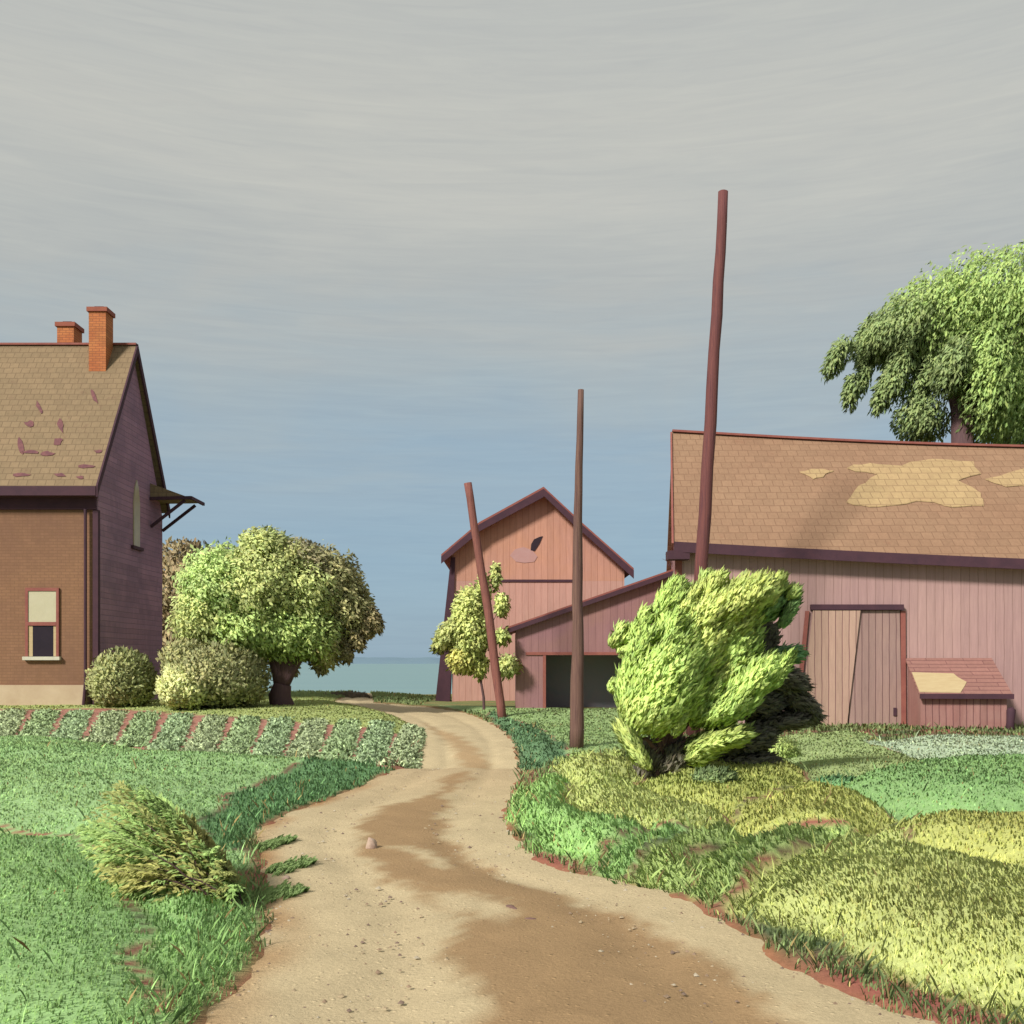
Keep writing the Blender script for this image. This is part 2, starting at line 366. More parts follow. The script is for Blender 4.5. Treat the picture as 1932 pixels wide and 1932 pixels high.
def axis(lo, hi, step, far, g=1.22):
    a = list(np.arange(lo, hi, step)); s = step; v = a[-1]
    while v < far[1]: s *= g; v += s; a.append(v)
    s = step; v = a[0]
    while v > far[0]: s *= g; v -= s; a.insert(0, v)
    return np.array(a)
ax = axis(-13, 15, .085, (-5000, 5000)); ay = axis(3.4, 21, .075, (-60, 21.1))
ys = [ay[-1]]; s = .075
while ys[-1] < 46: s = min(s*1.03, .28); ys.append(ys[-1]+s)
while ys[-1] < 4200: s *= 1.2; ys.append(ys[-1]+s)
ay = np.r_[ay, ys[1:]]
XX, YY = np.meshgrid(ax, ay)
ZZ, RD, DM, IX, ED = Hfull(XX, YY, True)
cols = np.empty(XX.shape+(3,))
cols[:] = np.array(L('#8f9f5c')[:3])
regc = np.array([g['c'] for g in REG])
cols[IX >= 0] = regc[IX[IX >= 0]]
inner = (np.abs(XX) < 14) & (YY < 24)
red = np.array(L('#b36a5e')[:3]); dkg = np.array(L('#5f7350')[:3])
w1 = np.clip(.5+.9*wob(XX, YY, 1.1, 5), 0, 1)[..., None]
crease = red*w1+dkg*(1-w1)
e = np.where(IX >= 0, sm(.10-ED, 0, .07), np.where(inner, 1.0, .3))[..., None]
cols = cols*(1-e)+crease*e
rb = sm(.10-RD, 0, .16)[..., None]*(YY < 40)[..., None]
cols = cols*(1-rb)+(np.array(L('#b07a55')[:3])*(1-w1*.4)+red*w1*.4)*rb
far = sm(YY, 60, 300)[..., None]; cols = cols*(1-far)+np.array(L('#7d8f66')[:3])*far
ny, nx = XX.shape
ii = (np.arange(ny-1)[:, None]*nx+np.arange(nx-1)).ravel()
fc = np.c_[ii, ii+1, ii+nx+1, ii+nx]
gobj = mesh('ground', np.c_[XX.ravel(), YY.ravel(), ZZ.ravel()], fc, M['ground'], cols=cols.reshape(-1, 3), smooth=True)
tag(gobj, None, None, kind='structure')

# road sheet
NA = 64
ext_l = np.vstack([le, [(-6.6, 47), (-9.4, 56)]]); ext_r = np.vstack([re_, [(-4.9, 47), (-7.4, 56)]])
def resamp(q, n, ymap=None):
    s = np.r_[0, np.cumsum(np.hypot(*np.diff(q, axis=0).T))]; u = np.linspace(0, s[-1], n)
    return np.c_[np.interp(u, s, q[:, 0]), np.interp(u, s, q[:, 1])]
l2, r2 = resamp(ext_l, 700), resamp(ext_r, 700)
tt = np.linspace(-.14, 1.14, NA)
RX = l2[:, None, 0]*(1-tt)+r2[:, None, 0]*tt; RY = l2[:, None, 1]*(1-tt)+r2[:, None, 1]*tt
rutd = lambda c, w_: np.exp(-((tt-c)/w_)**2)
RZ = Bt(RX, RY)+.010+.012*wob(RX, RY, 2.5)*.6-.022*(rutd(.28, .07)+rutd(.74, .07))+.012*rutd(.5, .15)
def crop(pts): return np.array([G((a/2.683+480)*.966, (b/2.683+1340)*.966) for a, b in pts])
BR = [(1200, 480), (1060, 560), (1030, 700), (1060, 800), (1180, 900), (1400, 1020), (1932, 1190), (2300, 1330), (3300, 2100), (3000, 2500), (1500, 2500), (1250, 1800), (1050, 1300), (1100, 1220), (960, 1140), (830, 1050), (700, 990), (640, 930), (590, 800), (610, 700), (750, 640), (950, 590), (1090, 490)]
LT = [[(790, 850), (960, 870), (1100, 920), (1080, 980), (900, 900)], [(980, 1080), (1250, 1110), (1400, 1180), (1350, 1240), (1080, 1210)]]
B2 = [(930, 190), (1100, 260), (1330, 400), (1290, 430), (1080, 425), (1130, 380), (1060, 290), (1000, 250)]
wx, wy = RX+.12*wob(RX, RY, 2.2)+.06*wob(RX, RY, 7)+.03*wob(RX, RY, 19), RY+.12*wob(RX, RY, 2.2, 4)+.09*wob(RX, RY, 6, 4)+.04*wob(RX, RY, 17)
def soft(poly, w_=.10): return sm(pip(crop(poly), wx, wy), -w_, w_)[..., None]
lt, br = np.array(L('#dfc99d')[:3]), np.array(L('#b8966b')[:3])
rc = np.empty(RX.shape+(3,)); rc[:] = lt
rc = rc*(1-.10*np.clip(wob(RX, RY, .8, 2), 0, 1)[..., None])
nb = sm(RY, 9.5, 14.5)[..., None]*(RY < 15.6)[..., None]; rc = rc*(1-nb*.35)+np.array(L('#c2a077')[:3])*nb*.35
f_ = soft(BR); rc = rc*(1-f_)+br*f_
for q in LT: f_ = soft(q)*.95; rc = rc*(1-f_)+lt*f_
f_ = soft(B2, .15)*.8; rc = rc*(1-f_)+br*1.1*f_
ci = np.clip(.5+.8*wob(RX, RY, 1.7, 6), 0, 1)[..., None]*sm(.13-tt, 0, .12)[None, :, None]*(RY < 14)[..., None]
rc = rc*(1-ci*.8)+np.array(L('#b9824c')[:3])*ci*.8
ny, nx = RX.shape; ii = (np.arange(ny-1)[:, None]*nx+np.arange(nx-1)).ravel()
tag(mesh('road', np.c_[RX.ravel(), RY.ravel(), RZ.ravel()], np.c_[ii, ii+1, ii+nx+1, ii+nx], M['road'], cols=rc.reshape(-1, 3), smooth=True), None, None, kind='structure')

# lake and far shore
m, t = newmat('lake_water')
tc = t.add('TexCoord').outputs['Object']; mp = t.add('Mapping', {0: tc, 3: (.5, 1.4, 1)})
n = t.add('TexNoise', {'Vector': mp.outputs[0], 'Scale': .9, 'Detail': 6.0, 'Roughness': .65}).outputs[0]
mp = t.add('Mapping', {0: tc, 3: (.002, .02, 1)}); n2 = t.add('TexNoise', {'Vector': mp.outputs[0], 'Scale': 2.0, 'Detail': 4.0}).outputs[0]
bp = t.add('Bump', {'Strength': .5, 'Distance': .15, 'Height': n})
bs = t.add('BsdfPrincipled', {'Base Color': t.mix(t.range(n2, .35, .65), L('#7aa29f', .74), L('#82a9a2', .74)), 'Roughness': .3, 'Normal': bp.outputs[0]})
t.add('OutputMaterial', {0: bs.outputs[0]})
tag(mesh('lake', [(-9000, 60, -7.5), (9000, 60, -7.5), (9000, 9000, -7.5), (-9000, 9000, -7.5)], [(0, 1, 2, 3)], m), None, None, kind='structure')
V = []; xs = np.linspace(-7000, 7000, 240)
for x in xs:
    h = 62+34*wob(x/900, .3, 1)+8*wob(x/170, .7, 1)
    V += [(x, 7600, -9), (x, 7900, max(4, h)-7.5), (x, 8500, -9)]
fc = [(3*i+j, 3*i+3+j, 3*i+4+j, 3*i+1+j) for i in range(len(xs)-1) for j in (0, 1)]
tag(mesh('far_shore', V, fc, plain('distant_blue_hill', L('#7d9cb2', .66), L('#84a3b4', .66), .004, bump=0), smooth=True), None, None, kind='structure')

# ---------------------------------------------------------------- grass
gy_, gx_ = np.gradient(ZZ, ay, ax)
def tnorm(x, y):
    i = np.clip(np.searchsorted(ax, x), 1, len(ax)-2); j = np.clip(np.searchsorted(ay, y), 1, len(ay)-2)
    n = np.c_[-gx_[j, i]*.8, -gy_[j, i]*.7, np.ones(len(x))]; return n/np.linalg.norm(n, axis=1)[:, None]
GCLEAR = [(-30, -11.3, 27.4, 36), (.0, 5.2, 30.4, 36), (4.2, 19, 25.7, 34), (10, 19, 25.0, 34), (-3.1, 5, 30.2, 50)]
def blades(name, N, Y0, Y1, seed, hscale=1.0):
    r = np.random.default_rng(seed)
    y = Y0*(Y1/Y0)**r.random(N); x = (r.random(N)*2-1)*(.60*y+1.2)
    z, rd, dm, ix, ed = Hfull(x, y, True)
    gl = np.array([g['gl'] for g in REG]+[.06]); dn = np.array([g['dn'] for g in REG]+[.75]); ln = np.array([g['lean'] for g in REG]+[(0, 0)])
    keep = (rd > -.02+.07*wob(x, y, 4)) & (r.random(N) < dn[ix]*np.where(ix >= 0, .10+.90*sm(ed, .03, .16), np.where(y < 24, .30, 1)))
    for a, b, c, d in GCLEAR: keep &= ~((x > a) & (x < b) & (y > c) & (y < d))
    x, y, z, ix, rd = x[keep], y[keep], z[keep], ix[keep], rd[keep]; n = len(x)
    h = gl[ix]*hscale*(.55+.9*r.random(n))*(y/8)**.30; w_ = .0050*(y/6)**.95*(.7+.6*r.random(n))
    a = r.random(n)*2*math.pi; dx, dy = np.cos(a), np.sin(a)
    lean = (.2+.5*r.random(n)); bx = np.cos(a+1.57)*lean*.6+ln[ix][:, 0]*.45+.25*wob(x, y, .8, 2); by = np.sin(a+1.57)*lean*.6+ln[ix][:, 1]*.45
    z = z-.006
    p0 = np.c_[x-dx*w_, y-dy*w_, z]; p1 = np.c_[x+dx*w_, y+dy*w_, z]
    mxp = np.c_[x+bx*h*.35, y+by*h*.35, z+h*.62]; o = np.c_[dx*w_*.75, dy*w_*.75, 0*x]
    tip = np.c_[x+bx*h, y+by*h, z+h*(.95-.25*np.hypot(bx, by))]
    Vt = np.stack([p0, p1, mxp+o, tip, mxp-o], 1).reshape(-1, 3)
    base = np.where(ix >= 0, 1, 0)[:, None]*regc[ix]+np.where(ix >= 0, 0, 1)[:, None]*np.array(L('#84995a', KG)[:3])
    jit = (.96+.22*r.random(n))[:, None]*(1+.10*wob(x, y, 1.3, 1))[:, None]
    hue = np.c_[1+.12*(r.random(n)-.5)+.05*wob(x, y, .6, 4), np.ones(n), 1+.2*(r.random(n)-.5)]
    dry = (r.random(n) < .008)[:, None]
    cc = np.where(dry, np.array(L('#b59a62')[:3]), base*jit*hue)
    cc = np.repeat(cc, 5, 0)
    b = np.arange(n)*5; f5 = np.c_[b, b+1, b+2, b+3, b+4]
    nn_ = tnorm(x, y)+r.normal(size=(n, 3))*.18; nn_ /= np.linalg.norm(nn_, axis=1)[:, None]
    return mesh(name, Vt, f5, M['grass'], cols=cc, nrm=np.repeat(nn_, 5, 0))
tag(blades('grass', 400000, 4.0, 42, 3), 'short green and yellow green grass over the verges and fields', 'grass', kind='stuff')

# ---------------------------------------------------------------- foliage
def leaves(lobes, n, Lf, Wf, seed, flow=.8, rnd=.6, hollow=.55, out=.5, rag=.16):
    r = np.random.default_rng(seed)
    wts = np.array([(l['r'][0]*l['r'][2])**.9*l.get('d', 1) for l in lobes]); wts /= wts.sum()
    Vs, Cs, Ns = [], [], []
    for l, w_ in zip(lobes, wts):
        k = max(20, int(n*w_)); c = np.array(l['c']); rr = np.array(l['r'])
        d = r.normal(size=(k, 3)); d /= np.linalg.norm(d, axis=1)[:, None]
        lump = 1+rag*wob(d[:, 0]*3+c[0], d[:, 2]*3+d[:, 1]*2+c[2], 1.1)+rag*.8*wob(d[:, 0]*8, d[:, 2]*8+d[:, 1]*6, 1.0, 2)
        rad = (1-hollow*r.random(k)**1.8)*lump
        p = d*rad[:, None]*rr
        a = l.get('a', 0); ca, sa = math.cos(a), math.sin(a)
        def rot(q): return np.c_[q[:, 0]*ca-q[:, 2]*sa, q[:, 1], q[:, 0]*sa+q[:, 2]*ca]
        nrm = rot(d/rr); nrm /= np.linalg.norm(nrm, axis=1)[:, None]; p = rot(p)+c
        fl = np.array(l.get('f', (0, 0, 1)), float); fl /= np.linalg.norm(fl)
        ax_ = fl*flow+nrm*out+r.normal(size=(k, 3))*rnd; ax_ /= np.linalg.norm(ax_, axis=1)[:, None]
        nn = nrm+r.normal(size=(k, 3))*.55; sd = np.cross(ax_, nn); sd /= np.linalg.norm(sd, axis=1)[:, None]+1e-9
        up = np.cross(sd, ax_)
        Ls = (Lf*(.45+1.2*r.random(k)**1.3))[:, None]; Ws = (Wf*(.6+.8*r.random(k)))[:, None]
        q = np.stack([p, p+ax_*Ls*.5+sd*Ws*.5+up*Ws*.12, p+ax_*Ls-up*Ls*.12, p+ax_*Ls*.5-sd*Ws*.5+up*Ws*.12], 1)
        Vs.append(q.reshape(-1, 3))
        N_ = nrm+r.normal(size=(k, 3))*.20+np.array((0, -.1, .15)); N_ /= np.linalg.norm(N_, axis=1)[:, None]; Ns.append(np.repeat(N_, 4, 0))
        cl = np.array(l['col']); tone = (.95+.16*r.random(k))[:, None]*(1+.14*wob(p[:, 0]*1.2, p[:, 2]*1.2+p[:, 1], 1.5, 3))[:, None]
        cc = cl*tone*np.c_[1+.16*(r.random(k)-.5), np.ones(k), 1+.2*(r.random(k)-.5)]
        Cs.append(np.repeat(cc, 4, 0))
    V = np.vstack(Vs); n_ = len(V)//4
    return V, np.arange(n_*4).reshape(-1, 4), np.vstack(Cs), np.vstack(Ns)

def lobe(dx, dy, rx, ry, Y, col, a=0, f=(0, 0, 1), depth=None, d=1, k=KG):
    s = S/F*Y
    return dict(c=P(dx, dy, Y), r=(rx*s, (depth if depth is not None else rx)*s, ry*s), a=R(a), f=f, col=L(col, k)[:3], d=d)

def plant(name, base, lobes, n, Lf, Wf, seed, label, cat, trunk=None, group=None, trunkmat='bark', foliage_name='crown', **kw):
    r = np.random.default_rng(seed)
    root = thing(name, base, label, cat, group)
    V, fc, cc, nn_ = leaves(lobes, n, Lf, Wf, seed, **kw)
    mesh(foliage_name, V, fc, M['leaf'], root, cols=cc, nrm=nn_)
    if trunk: 
        tr, br = trunk
        mesh('trunk', *tube(*tr, r=r), M[trunkmat], root, smooth=True)
        for b in br: mesh('limb', *tube(*b, sides=7, r=r), M[trunkmat], root, smooth=True)
    return root
def limbs(base, top, rad, lobes, r0):
    """trunk from base to top, a limb out to each lobe"""
    base, top = np.array(base, float), np.array(top, float)
    tr = ([base+(top-base)*q+np.array((.04*math.sin(7*q), 0, 0)) for q in (0, .1, .35, .65, 1)], [rad*1.5, rad*1.1, rad*.95, rad*.85, rad*.7])
    br = []
    for l in lobes:
        c = np.array(l['c']); mid = top*.5+c*.5+np.array((0, 0, .18*np.linalg.norm(c-top)))
        br.append(([top-(top-base)*.12, top*.6+mid*.4, mid, c+(c-mid)*.3], [rad*.55, rad*.45, rad*.3, rad*.08]))
    return tr, br
gz = lambda x, y: float(Hfull(np.array([x]), np.array([y]))[0])

# ---------------------------------------------------------------- house (left)
hx, hy0, hy1, hxl = -11.65, 28.0, 33.1, -21.5
zf0, zf1, ze, zr, ym = -.2, 1.02, 6.55, 11.40, 30.55
house = thing('brick_house', (hx-4, hy0, .3), 'tall brown brick house with steep tan shingle roof and orange chimneys at left', 'house')
mesh('foundation', *box(hxl-.04, hx-.35, hy0-.07, hy1-.1, -.6, zf1), M['foundation'], house)
mesh('wall', *prism([(hxl, hy0, zf1+.002), (hx-.06, hy0, zf1+.002), (hx-.06, hy0, ze), (hxl, hy0, ze)], (0, hy1-hy0, 0)), M['house_wall'], house)
mesh('gable_wall', *prism([(hx-.058, hy0-.02, -.3), (hx-.058, hy1+.02, -.3), (hx-.058, hy1+.02, ze-.05), (hx-.058, ym, zr-.22), (hx-.058, hy0-.02, ze-.05)], (.07, 0, 0)), M['house_gable'], house)
sl = (zr-ze)/(ym-hy0)
def slab(x0, x1, ya, za, yb, zb, th): return prism([(x0, ya, za), (x1, ya, za), (x1, yb, zb), (x0, yb, zb)], (0, 0, -th))
roof = mesh('roof', *join([slab(hxl-.3, hx+.12, hy0-.42, ze-.02, ym, zr, .14), slab(hxl-.3, hx+.12, hy1+.30, ze+.25, ym+.002, zr, .14)]), M['house_roof'], house)
mesh('ridge_board', *beam((hxl-.3, ym, zr+.02), (hx+.13, ym, zr+.02), .16, .06), M['red_edge'], house)
mesh('barge_board', *join([prism([(hx+.122, hy0-.44, ze-.30), (hx+.122, hy0-.44, ze+.01), (hx+.122, ym, zr+.03), (hx+.122, ym, zr-.28)], (.05, 0, 0)),
                           prism([(hx+.123, ym+.001, zr-.28), (hx+.123, ym+.001, zr+.03), (hx+.123, hy1+.33, ze+.26), (hx+.123, hy1+.33, ze-.05)], (.05, 0, 0))]), M['plum'], house)
mesh('eave_board', *box(hxl-.3, hx-.03, hy0-.09, hy0-.004, ze-.60, ze-.06), M['plum'], house)
mesh('fascia', *box(hxl-.3, hx+.12, hy0-.46, hy0-.424, ze-.27, ze-.01), M['plum'], house)
mesh('soffit', *box(hxl-.3, hx+.05, hy0-.42, hy0-.092, ze-.27, ze-.24), M['plum'], house)
mesh('corner_board', *box(hx-.13, hx+.02, hy0-.05, hy0+.10, -.3, ze-.605), M['plum'], house)
# chimneys
def chimney(xa, xb, ya, yb, za, zb, parent):
    c = mesh('chimney', *box(xa, xb, ya, yb, za, zb), M['chimney'], parent)
    mesh('chimney_cap', *box(xa-.05, xb+.05, ya-.05, yb+.05, zb, zb+.13), M['cap'], c)
    mesh('chimney_cap', *box(xa+.12, xb-.12, ya+.12, yb-.12, zb+.128, zb+.2), M['plum'], c)
q = P(174, 590, 30.2); q2 = P(206, 683, 30.2)
chimney(q[0], q2[0], 29.95, 30.5, q2[2]-.8, q[2]-.05, roof)
q = P(120, 622, 31.2); q2 = P(151, 683, 31.2)
chimney(q[0], q2[0], 30.75, 31.35, q2[2]-.8, q[2]-.05, roof)
# missing shingles
def on_front(dx, dy):
    a, b = (dx*S-512)/F, (HY-dy*S)/F          # x=aY z=CZ+bY on plane z=ze+sl*(y-hy0+.42)...
    s2 = (zr-(ze-.02))/(ym-(hy0-.42)); Y = (ze-.02-CZ-s2*(hy0-.42))/(b-s2)
    return np.array((a*Y, Y, CZ+b*Y))
nrm = np.array((0, -1, 1/((zr-ze)/(ym-hy0+.42)))); nrm /= np.linalg.norm(nrm)
for dx, dy, rx, ry, an in [(55, 800, 9, 6, 0), (40, 845, 6, 17, -15), (55, 853, 18, 4, 0), (87, 856, 15, 5, 0), (115, 804, 6, 13, -12), (110, 833, 9, 8, -20), (178, 748, 4, 14, -25), (75, 770, 4, 15, -25), (164, 880, 14, 4, 0), (40, 896, 16, 4, 0), (114, 896, 12, 4, 0), (152, 901, 7, 3, 0), (186, 852, 8, 3, 0)]:
    pts = []
    for k in range(9):
        th = 2*math.pi*k/9; rr = rng.uniform(.6, 1.25); u, v = math.cos(th)*rx*rr, math.sin(th)*ry*rr
        a = R(an); pts.append(on_front(dx+u*math.cos(a)-v*math.sin(a), dy+u*math.sin(a)+v*math.cos(a))+nrm*.004)
    mesh('missing_shingle', *prism(pts, nrm*.012), M['missing'], roof)
# window
xa, xb, za, zb = -13.60, -12.80, 1.82, 3.66
win = mesh('window', *join([box(xa-.07, xa+.005, hy0-.06, hy0-.002, za, zb+.09), box(xb-.005, xb+.07, hy0-.06, hy0-.002, za, zb+.09), box(xa+.005, xb-.005, hy0-.06, hy0-.002, zb, zb+.09), box(xa+.005, xb-.005, hy0-.065, hy0-.002, (za+zb)/2-.05, (za+zb)/2+.05)]), M['red_edge'], house)
mesh('blind', *box(xa+.007, xb-.007, hy0-.04, hy0-.003, (za+zb)/2+.052, zb-.002), M['cream'], win)
mesh('pane', *box(xa+.13, xb-.09, hy0-.03, hy0-.003, za+.005, (za+zb)/2-.052), M['glassdark'], win)
for c_0, c_1 in ((xa+.007, xa+.128), (xb-.088, xb-.007)): mesh('curtain', *box(c_0, c_1, hy0-.034, hy0-.003, za+.005, (za+zb)/2-.052), M['plank'], win)
mesh('sill', *box(xa-.12, xb+.12, hy0-.13, hy0-.002, za-.10, za-.002), M['white'], win)
# lancet window in gable
q0, q1 = P(250, 1030, 30.9), P(262, 905, 30.9)
yc, zt, zb_ = 30.80, 7.30, 5.24
lan = [(hx+.012, yc-.24, zb_), (hx+.012, yc+.24, zb_), (hx+.012, yc+.24, zt-.7), (hx+.012, yc+.15, zt-.25), (hx+.012, yc, zt), (hx+.012, yc-.15, zt-.25), (hx+.012, yc-.24, zt-.7)]
lw = mesh('lancet_window', *prism(lan, (.035, 0, 0)), M['olive'], house)
mesh('sill', *box(hx+.012, hx+.10, yc-.42, yc+.42, zb_-.1, zb_-.002), M['plum'], lw)
# bracketed hood at the back corner
za_ = P(310, 922, 33)[2]; zc_ = P(376, 947, 33)[2]; xo = P(378, 947, 33)[0]
hood = mesh('hood', *prism([(hx+.013, 32.0, za_), (xo-.1, 32.0, zc_), (hx+.013, 32.0, zc_-.02)], (0, 1.3, 0)), M['house_roof'], house)
mesh('hood_edge', *join([beam((hx+.02, 31.96, zc_-.06), (xo+.02, 31.96, zc_-.03), .07, .10), beam((xo+.02, 31.95, zc_-.03), (xo+.02, 33.3, zc_-.03), .07, .10)]), M['plum'], hood)
for yy in (32.05, 33.1):
    mesh('bracket', *beam((hx+.02, yy, zc_-.95), (xo-.2, yy, zc_-.10), .07, .09), M['plum'], hood)
# downpipe foot and step at the corner
mesh('downpipe', *join([tube([(hx-.30, hy0-.13, ze-.60), (hx-.30, hy0-.13, 1.1), (hx-.33, hy0-.18, .45)], [.045, .045, .05], 8, 0)]), M['plum'], house)

# ---------------------------------------------------------------- long barn (right)
bl, br_ = np.array((4.30, 25.9)), np.array((18.5, 24.6))
def bx(u): return bl*(1-u)+br_*u           # along the front wall
dr = (br_-bl)/np.linalg.norm(br_-bl)
sag = lambda u: -.80*u
barn = thing('long_barn', (11, 26, 0), 'long mauve board barn with brown roof and pale patches at right', 'barn')
def fpt(u, z, off=0): p = bx(u)+off*np.array((dr[1], -dr[0])); return (p[0], p[1], z)
zE, zR = 4.72, 8.45
bk = np.array((.95, 6.9))
mesh('wall', *join([prism([fpt(0, -.5), fpt(1, -.5), fpt(1, zE-.1+sag(1)), fpt(0, zE-.1)], (0, .12, 0))]), M['barn_wall'], barn)
pl, pr = fpt(0, 0), fpt(1, 0)
def gpoly(p, sg): 
    b = np.array(p[:2]); m_ = b+bk*.5; e_ = b+bk
    return [(b[0], b[1]+.13, -.5), (e_[0], e_[1], -.5), (e_[0], e_[1], zE-.1+sg), (m_[0], m_[1], zR-.3+sg), (b[0], b[1]+.13, zE-.1+sg)]
mesh('gable_wall', *prism(gpoly(pl, 0), (.1, 0, 0)), M['shed_wall'], barn)
mesh('gable_wall', *prism(gpoly(pr, sag(1)), (-.1, 0, 0)), M['shed_wall'], barn)
bb = [np.array(p[:2])+bk for p in (pl, pr)]
mesh('back_wall', *prism([(bb[0][0], bb[0][1], -.5), (bb[1][0], bb[1][1], -.5), (bb[1][0], bb[1][1], zE-.1+sag(1)), (bb[0][0], bb[0][1], zE-.1)], (0, -.1, 0)), M['barn_wall'], barn)
# roof planes
eL, eR = np.array(fpt(-.008, zE, .38)), np.array(fpt(1.01, zE+sag(1), .38))
rL = np.array((pl[0]+bk[0]*.5-.05, pl[1]+bk[1]*.5, zR)); rR = np.array((pr[0]+bk[0]*.5+.2, pr[1]+bk[1]*.5, zR+sag(1)))
kL, kR = np.array((bb[0][0]-.1, bb[0][1]+.4, zE)), np.array((bb[1][0]+.2, bb[1][1]+.4, zE+sag(1)))
def quadgrid(a, b, c, d, nu, nv, bowl, th=.12):
    V = []
    for layer in (0, 1):
        for j in range(nv+1):
            for i in range(nu+1):
                u, v = i/nu, j/nv; p = (a*(1-u)+b*u)*(1-v)+(d*(1-u)+c*u)*v
                p = p+np.array((0, 0, -bowl*math.sin(math.pi*min(1, u*1.0))*(.4+.6*v)-th*layer)); V.append(p)
    N = (nu+1)*(nv+1); Fc = []
    g = lambda i, j, l: l*N+j*(nu+1)+i
    for j in range(nv):
        for i in range(nu):
            Fc += [(g(i, j, 0), g(i+1, j, 0), g(i+1, j+1, 0), g(i, j+1, 0)), (g(i, j, 1), g(i, j+1, 1), g(i+1, j+1, 1), g(i+1, j, 1))]
    for i in range(nu): Fc += [(g(i, 0, 0), g(i, 0, 1), g(i+1, 0, 1), g(i+1, 0, 0)), (g(i, nv, 0), g(i+1, nv, 0), g(i+1, nv, 1), g(i, nv, 1))]
    for j in range(nv): Fc += [(g(0, j, 0), g(0, j+1, 0), g(0, j+1, 1), g(0, j, 1)), (g(nu, j, 0), g(nu, j, 1), g(nu, j+1, 1), g(nu, j+1, 0))]
    return V, Fc
broof = mesh('roof', *join([quadgrid(eL, eR, rR, rL, 24, 8, .12), quadgrid(kR, kL, rL, rR, 24, 8, .12)]), M['barn_roof'], barn)
def along(a, b, n, bow, dz=0):
    return [a*(1-u)+b*u+np.array((0, 0, dz-bow*math.sin(math.pi*u))) for u in np.linspace(0, 1, n)]
ed_ = along(eL, eR, 25, .048, -.10)
mesh('fascia', *join([beam(ed_[i]+np.array((0, -.03, 0)), ed_[i+1]+np.array((0, -.03, 0)), .05, .26) for i in range(24)]), M['plum'], barn)
ed_ = along(rL, rR, 25, .12, .03)
mesh('ridge_board', *join([beam(ed_[i], ed_[i+1], .2, .06) for i in range(24)]), M['red_edge'], barn)
mesh('barge_board', *join([beam(eL+np.array((-.03, 0, -.1)), rL+np.array((-.03, 0, -.1)), .05, .24)]), M['red_edge'], barn)
mesh('eave_return', *box(pl[0]-.30, pl[0]+.25, 25.46, 25.9, zE-.42, zE-.20), M['plum'], barn)
# pale patches laid over the shingles
e1, e2 = eR-eL, rL-eL; rn = np.cross(e1, e2); rn /= np.linalg.norm(rn); rn = rn if rn[2] > 0 else -rn
def on_barn(dx, dy, off=.0):
    ray = np.array(((dx*S-512)/F, 1, (HY-dy*S)/F)); o = np.array((0, 0, CZ)); k = np.dot(eL-o, rn)/np.dot(ray, rn)
    p = o+ray*k; u = np.clip(np.dot(p-eL, e1)/np.dot(e1, e1), 0, 1); v = np.clip((p[2]-eL[2]-u*e1[2])/(rL[2]-eL[2]), 0, 1)
    return p+np.array((0, 0, off-.12*math.sin(math.pi*u)*(.4+.6*v)))
patches = [[(1508, 888), (1540, 882), (1572, 884), (1560, 892), (1535, 900)], [(1598, 878), (1640, 868), (1700, 872), (1760, 862), (1836, 868), (1850, 888), (1805, 900), (1850, 925), (1855, 948), (1800, 952), (1742, 940), (1700, 948), (1640, 955), (1598, 945), (1620, 915), (1655, 892)], [(1860, 900), (1932, 880), (1990, 890), (1980, 915), (1900, 912)]]
for pp in patches:
    fine = []
    for i in range(len(pp)):
        a, b = np.array(pp[i], float), np.array(pp[(i+1) % len(pp)], float)
        for s_ in np.linspace(0, 1, 4)[:-1]: fine.append(a*(1-s_)+b*s_+rng.uniform(-2.5, 2.5, 2))
    mesh('pale_shingle_patch', *prism([on_barn(x_, y_, .012) for x_, y_ in fine], (0, 0, .022)), M['pale_roof'], broof)
# doors
def ufor(dx):
    a = (dx*S-512)/F; return (a*bl[1]-bl[0])/((br_-bl)[0]-a*(br_-bl)[1])
def panel(x0t, x1t, x0b, x1b, yt, yb, off, th):
    q = []
    for dx, dy in ((x0b, yb), (x1b, yb), (x1t, yt), (x0t, yt)):
        u = ufor(dx); p = bx(u); zz_ = CZ+(HY-dy*S)/F*p[1]; o_ = fpt(u, zz_, off+th); q.append(o_)
    return prism(q, np.array((-dr[1], dr[0], 0))*th)
d1 = mesh('sliding_door', *panel(1532, 1621, 1507, 1595, 1152, 1372, .085, .05), M['barn_door_pale'], barn); d1['label'] = 'pale pink leaning door leaf, its foot pulled left'
d2 = mesh('sliding_door', *panel(1611, 1696, 1600, 1700, 1152, 1380, .012, .05), M['barn_door'], barn); d2['label'] = 'mauve grey upright door leaf'
mesh('handle', *panel(1684, 1690, 1684, 1690, 1335, 1350, .065, .03), M['plum'], d2)
mesh('door_rail', *panel(1528, 1702, 1528, 1702, 1141, 1151, .01, .15), M['plum'], barn)
mesh('door_post', *panel(1698, 1707, 1699, 1708, 1153, 1385, .012, .06), M['red_edge'], barn)
mesh('door_post', *panel(1519, 1526, 1497, 1504, 1153, 1378, .012, .06), M['red_edge'], barn)
mesh('corner_board', *box(pl[0]-.06, pl[0]+.12, pl[1]-.04, pl[1]-.002, -.3, zE-.2), M['red_edge'], barn)

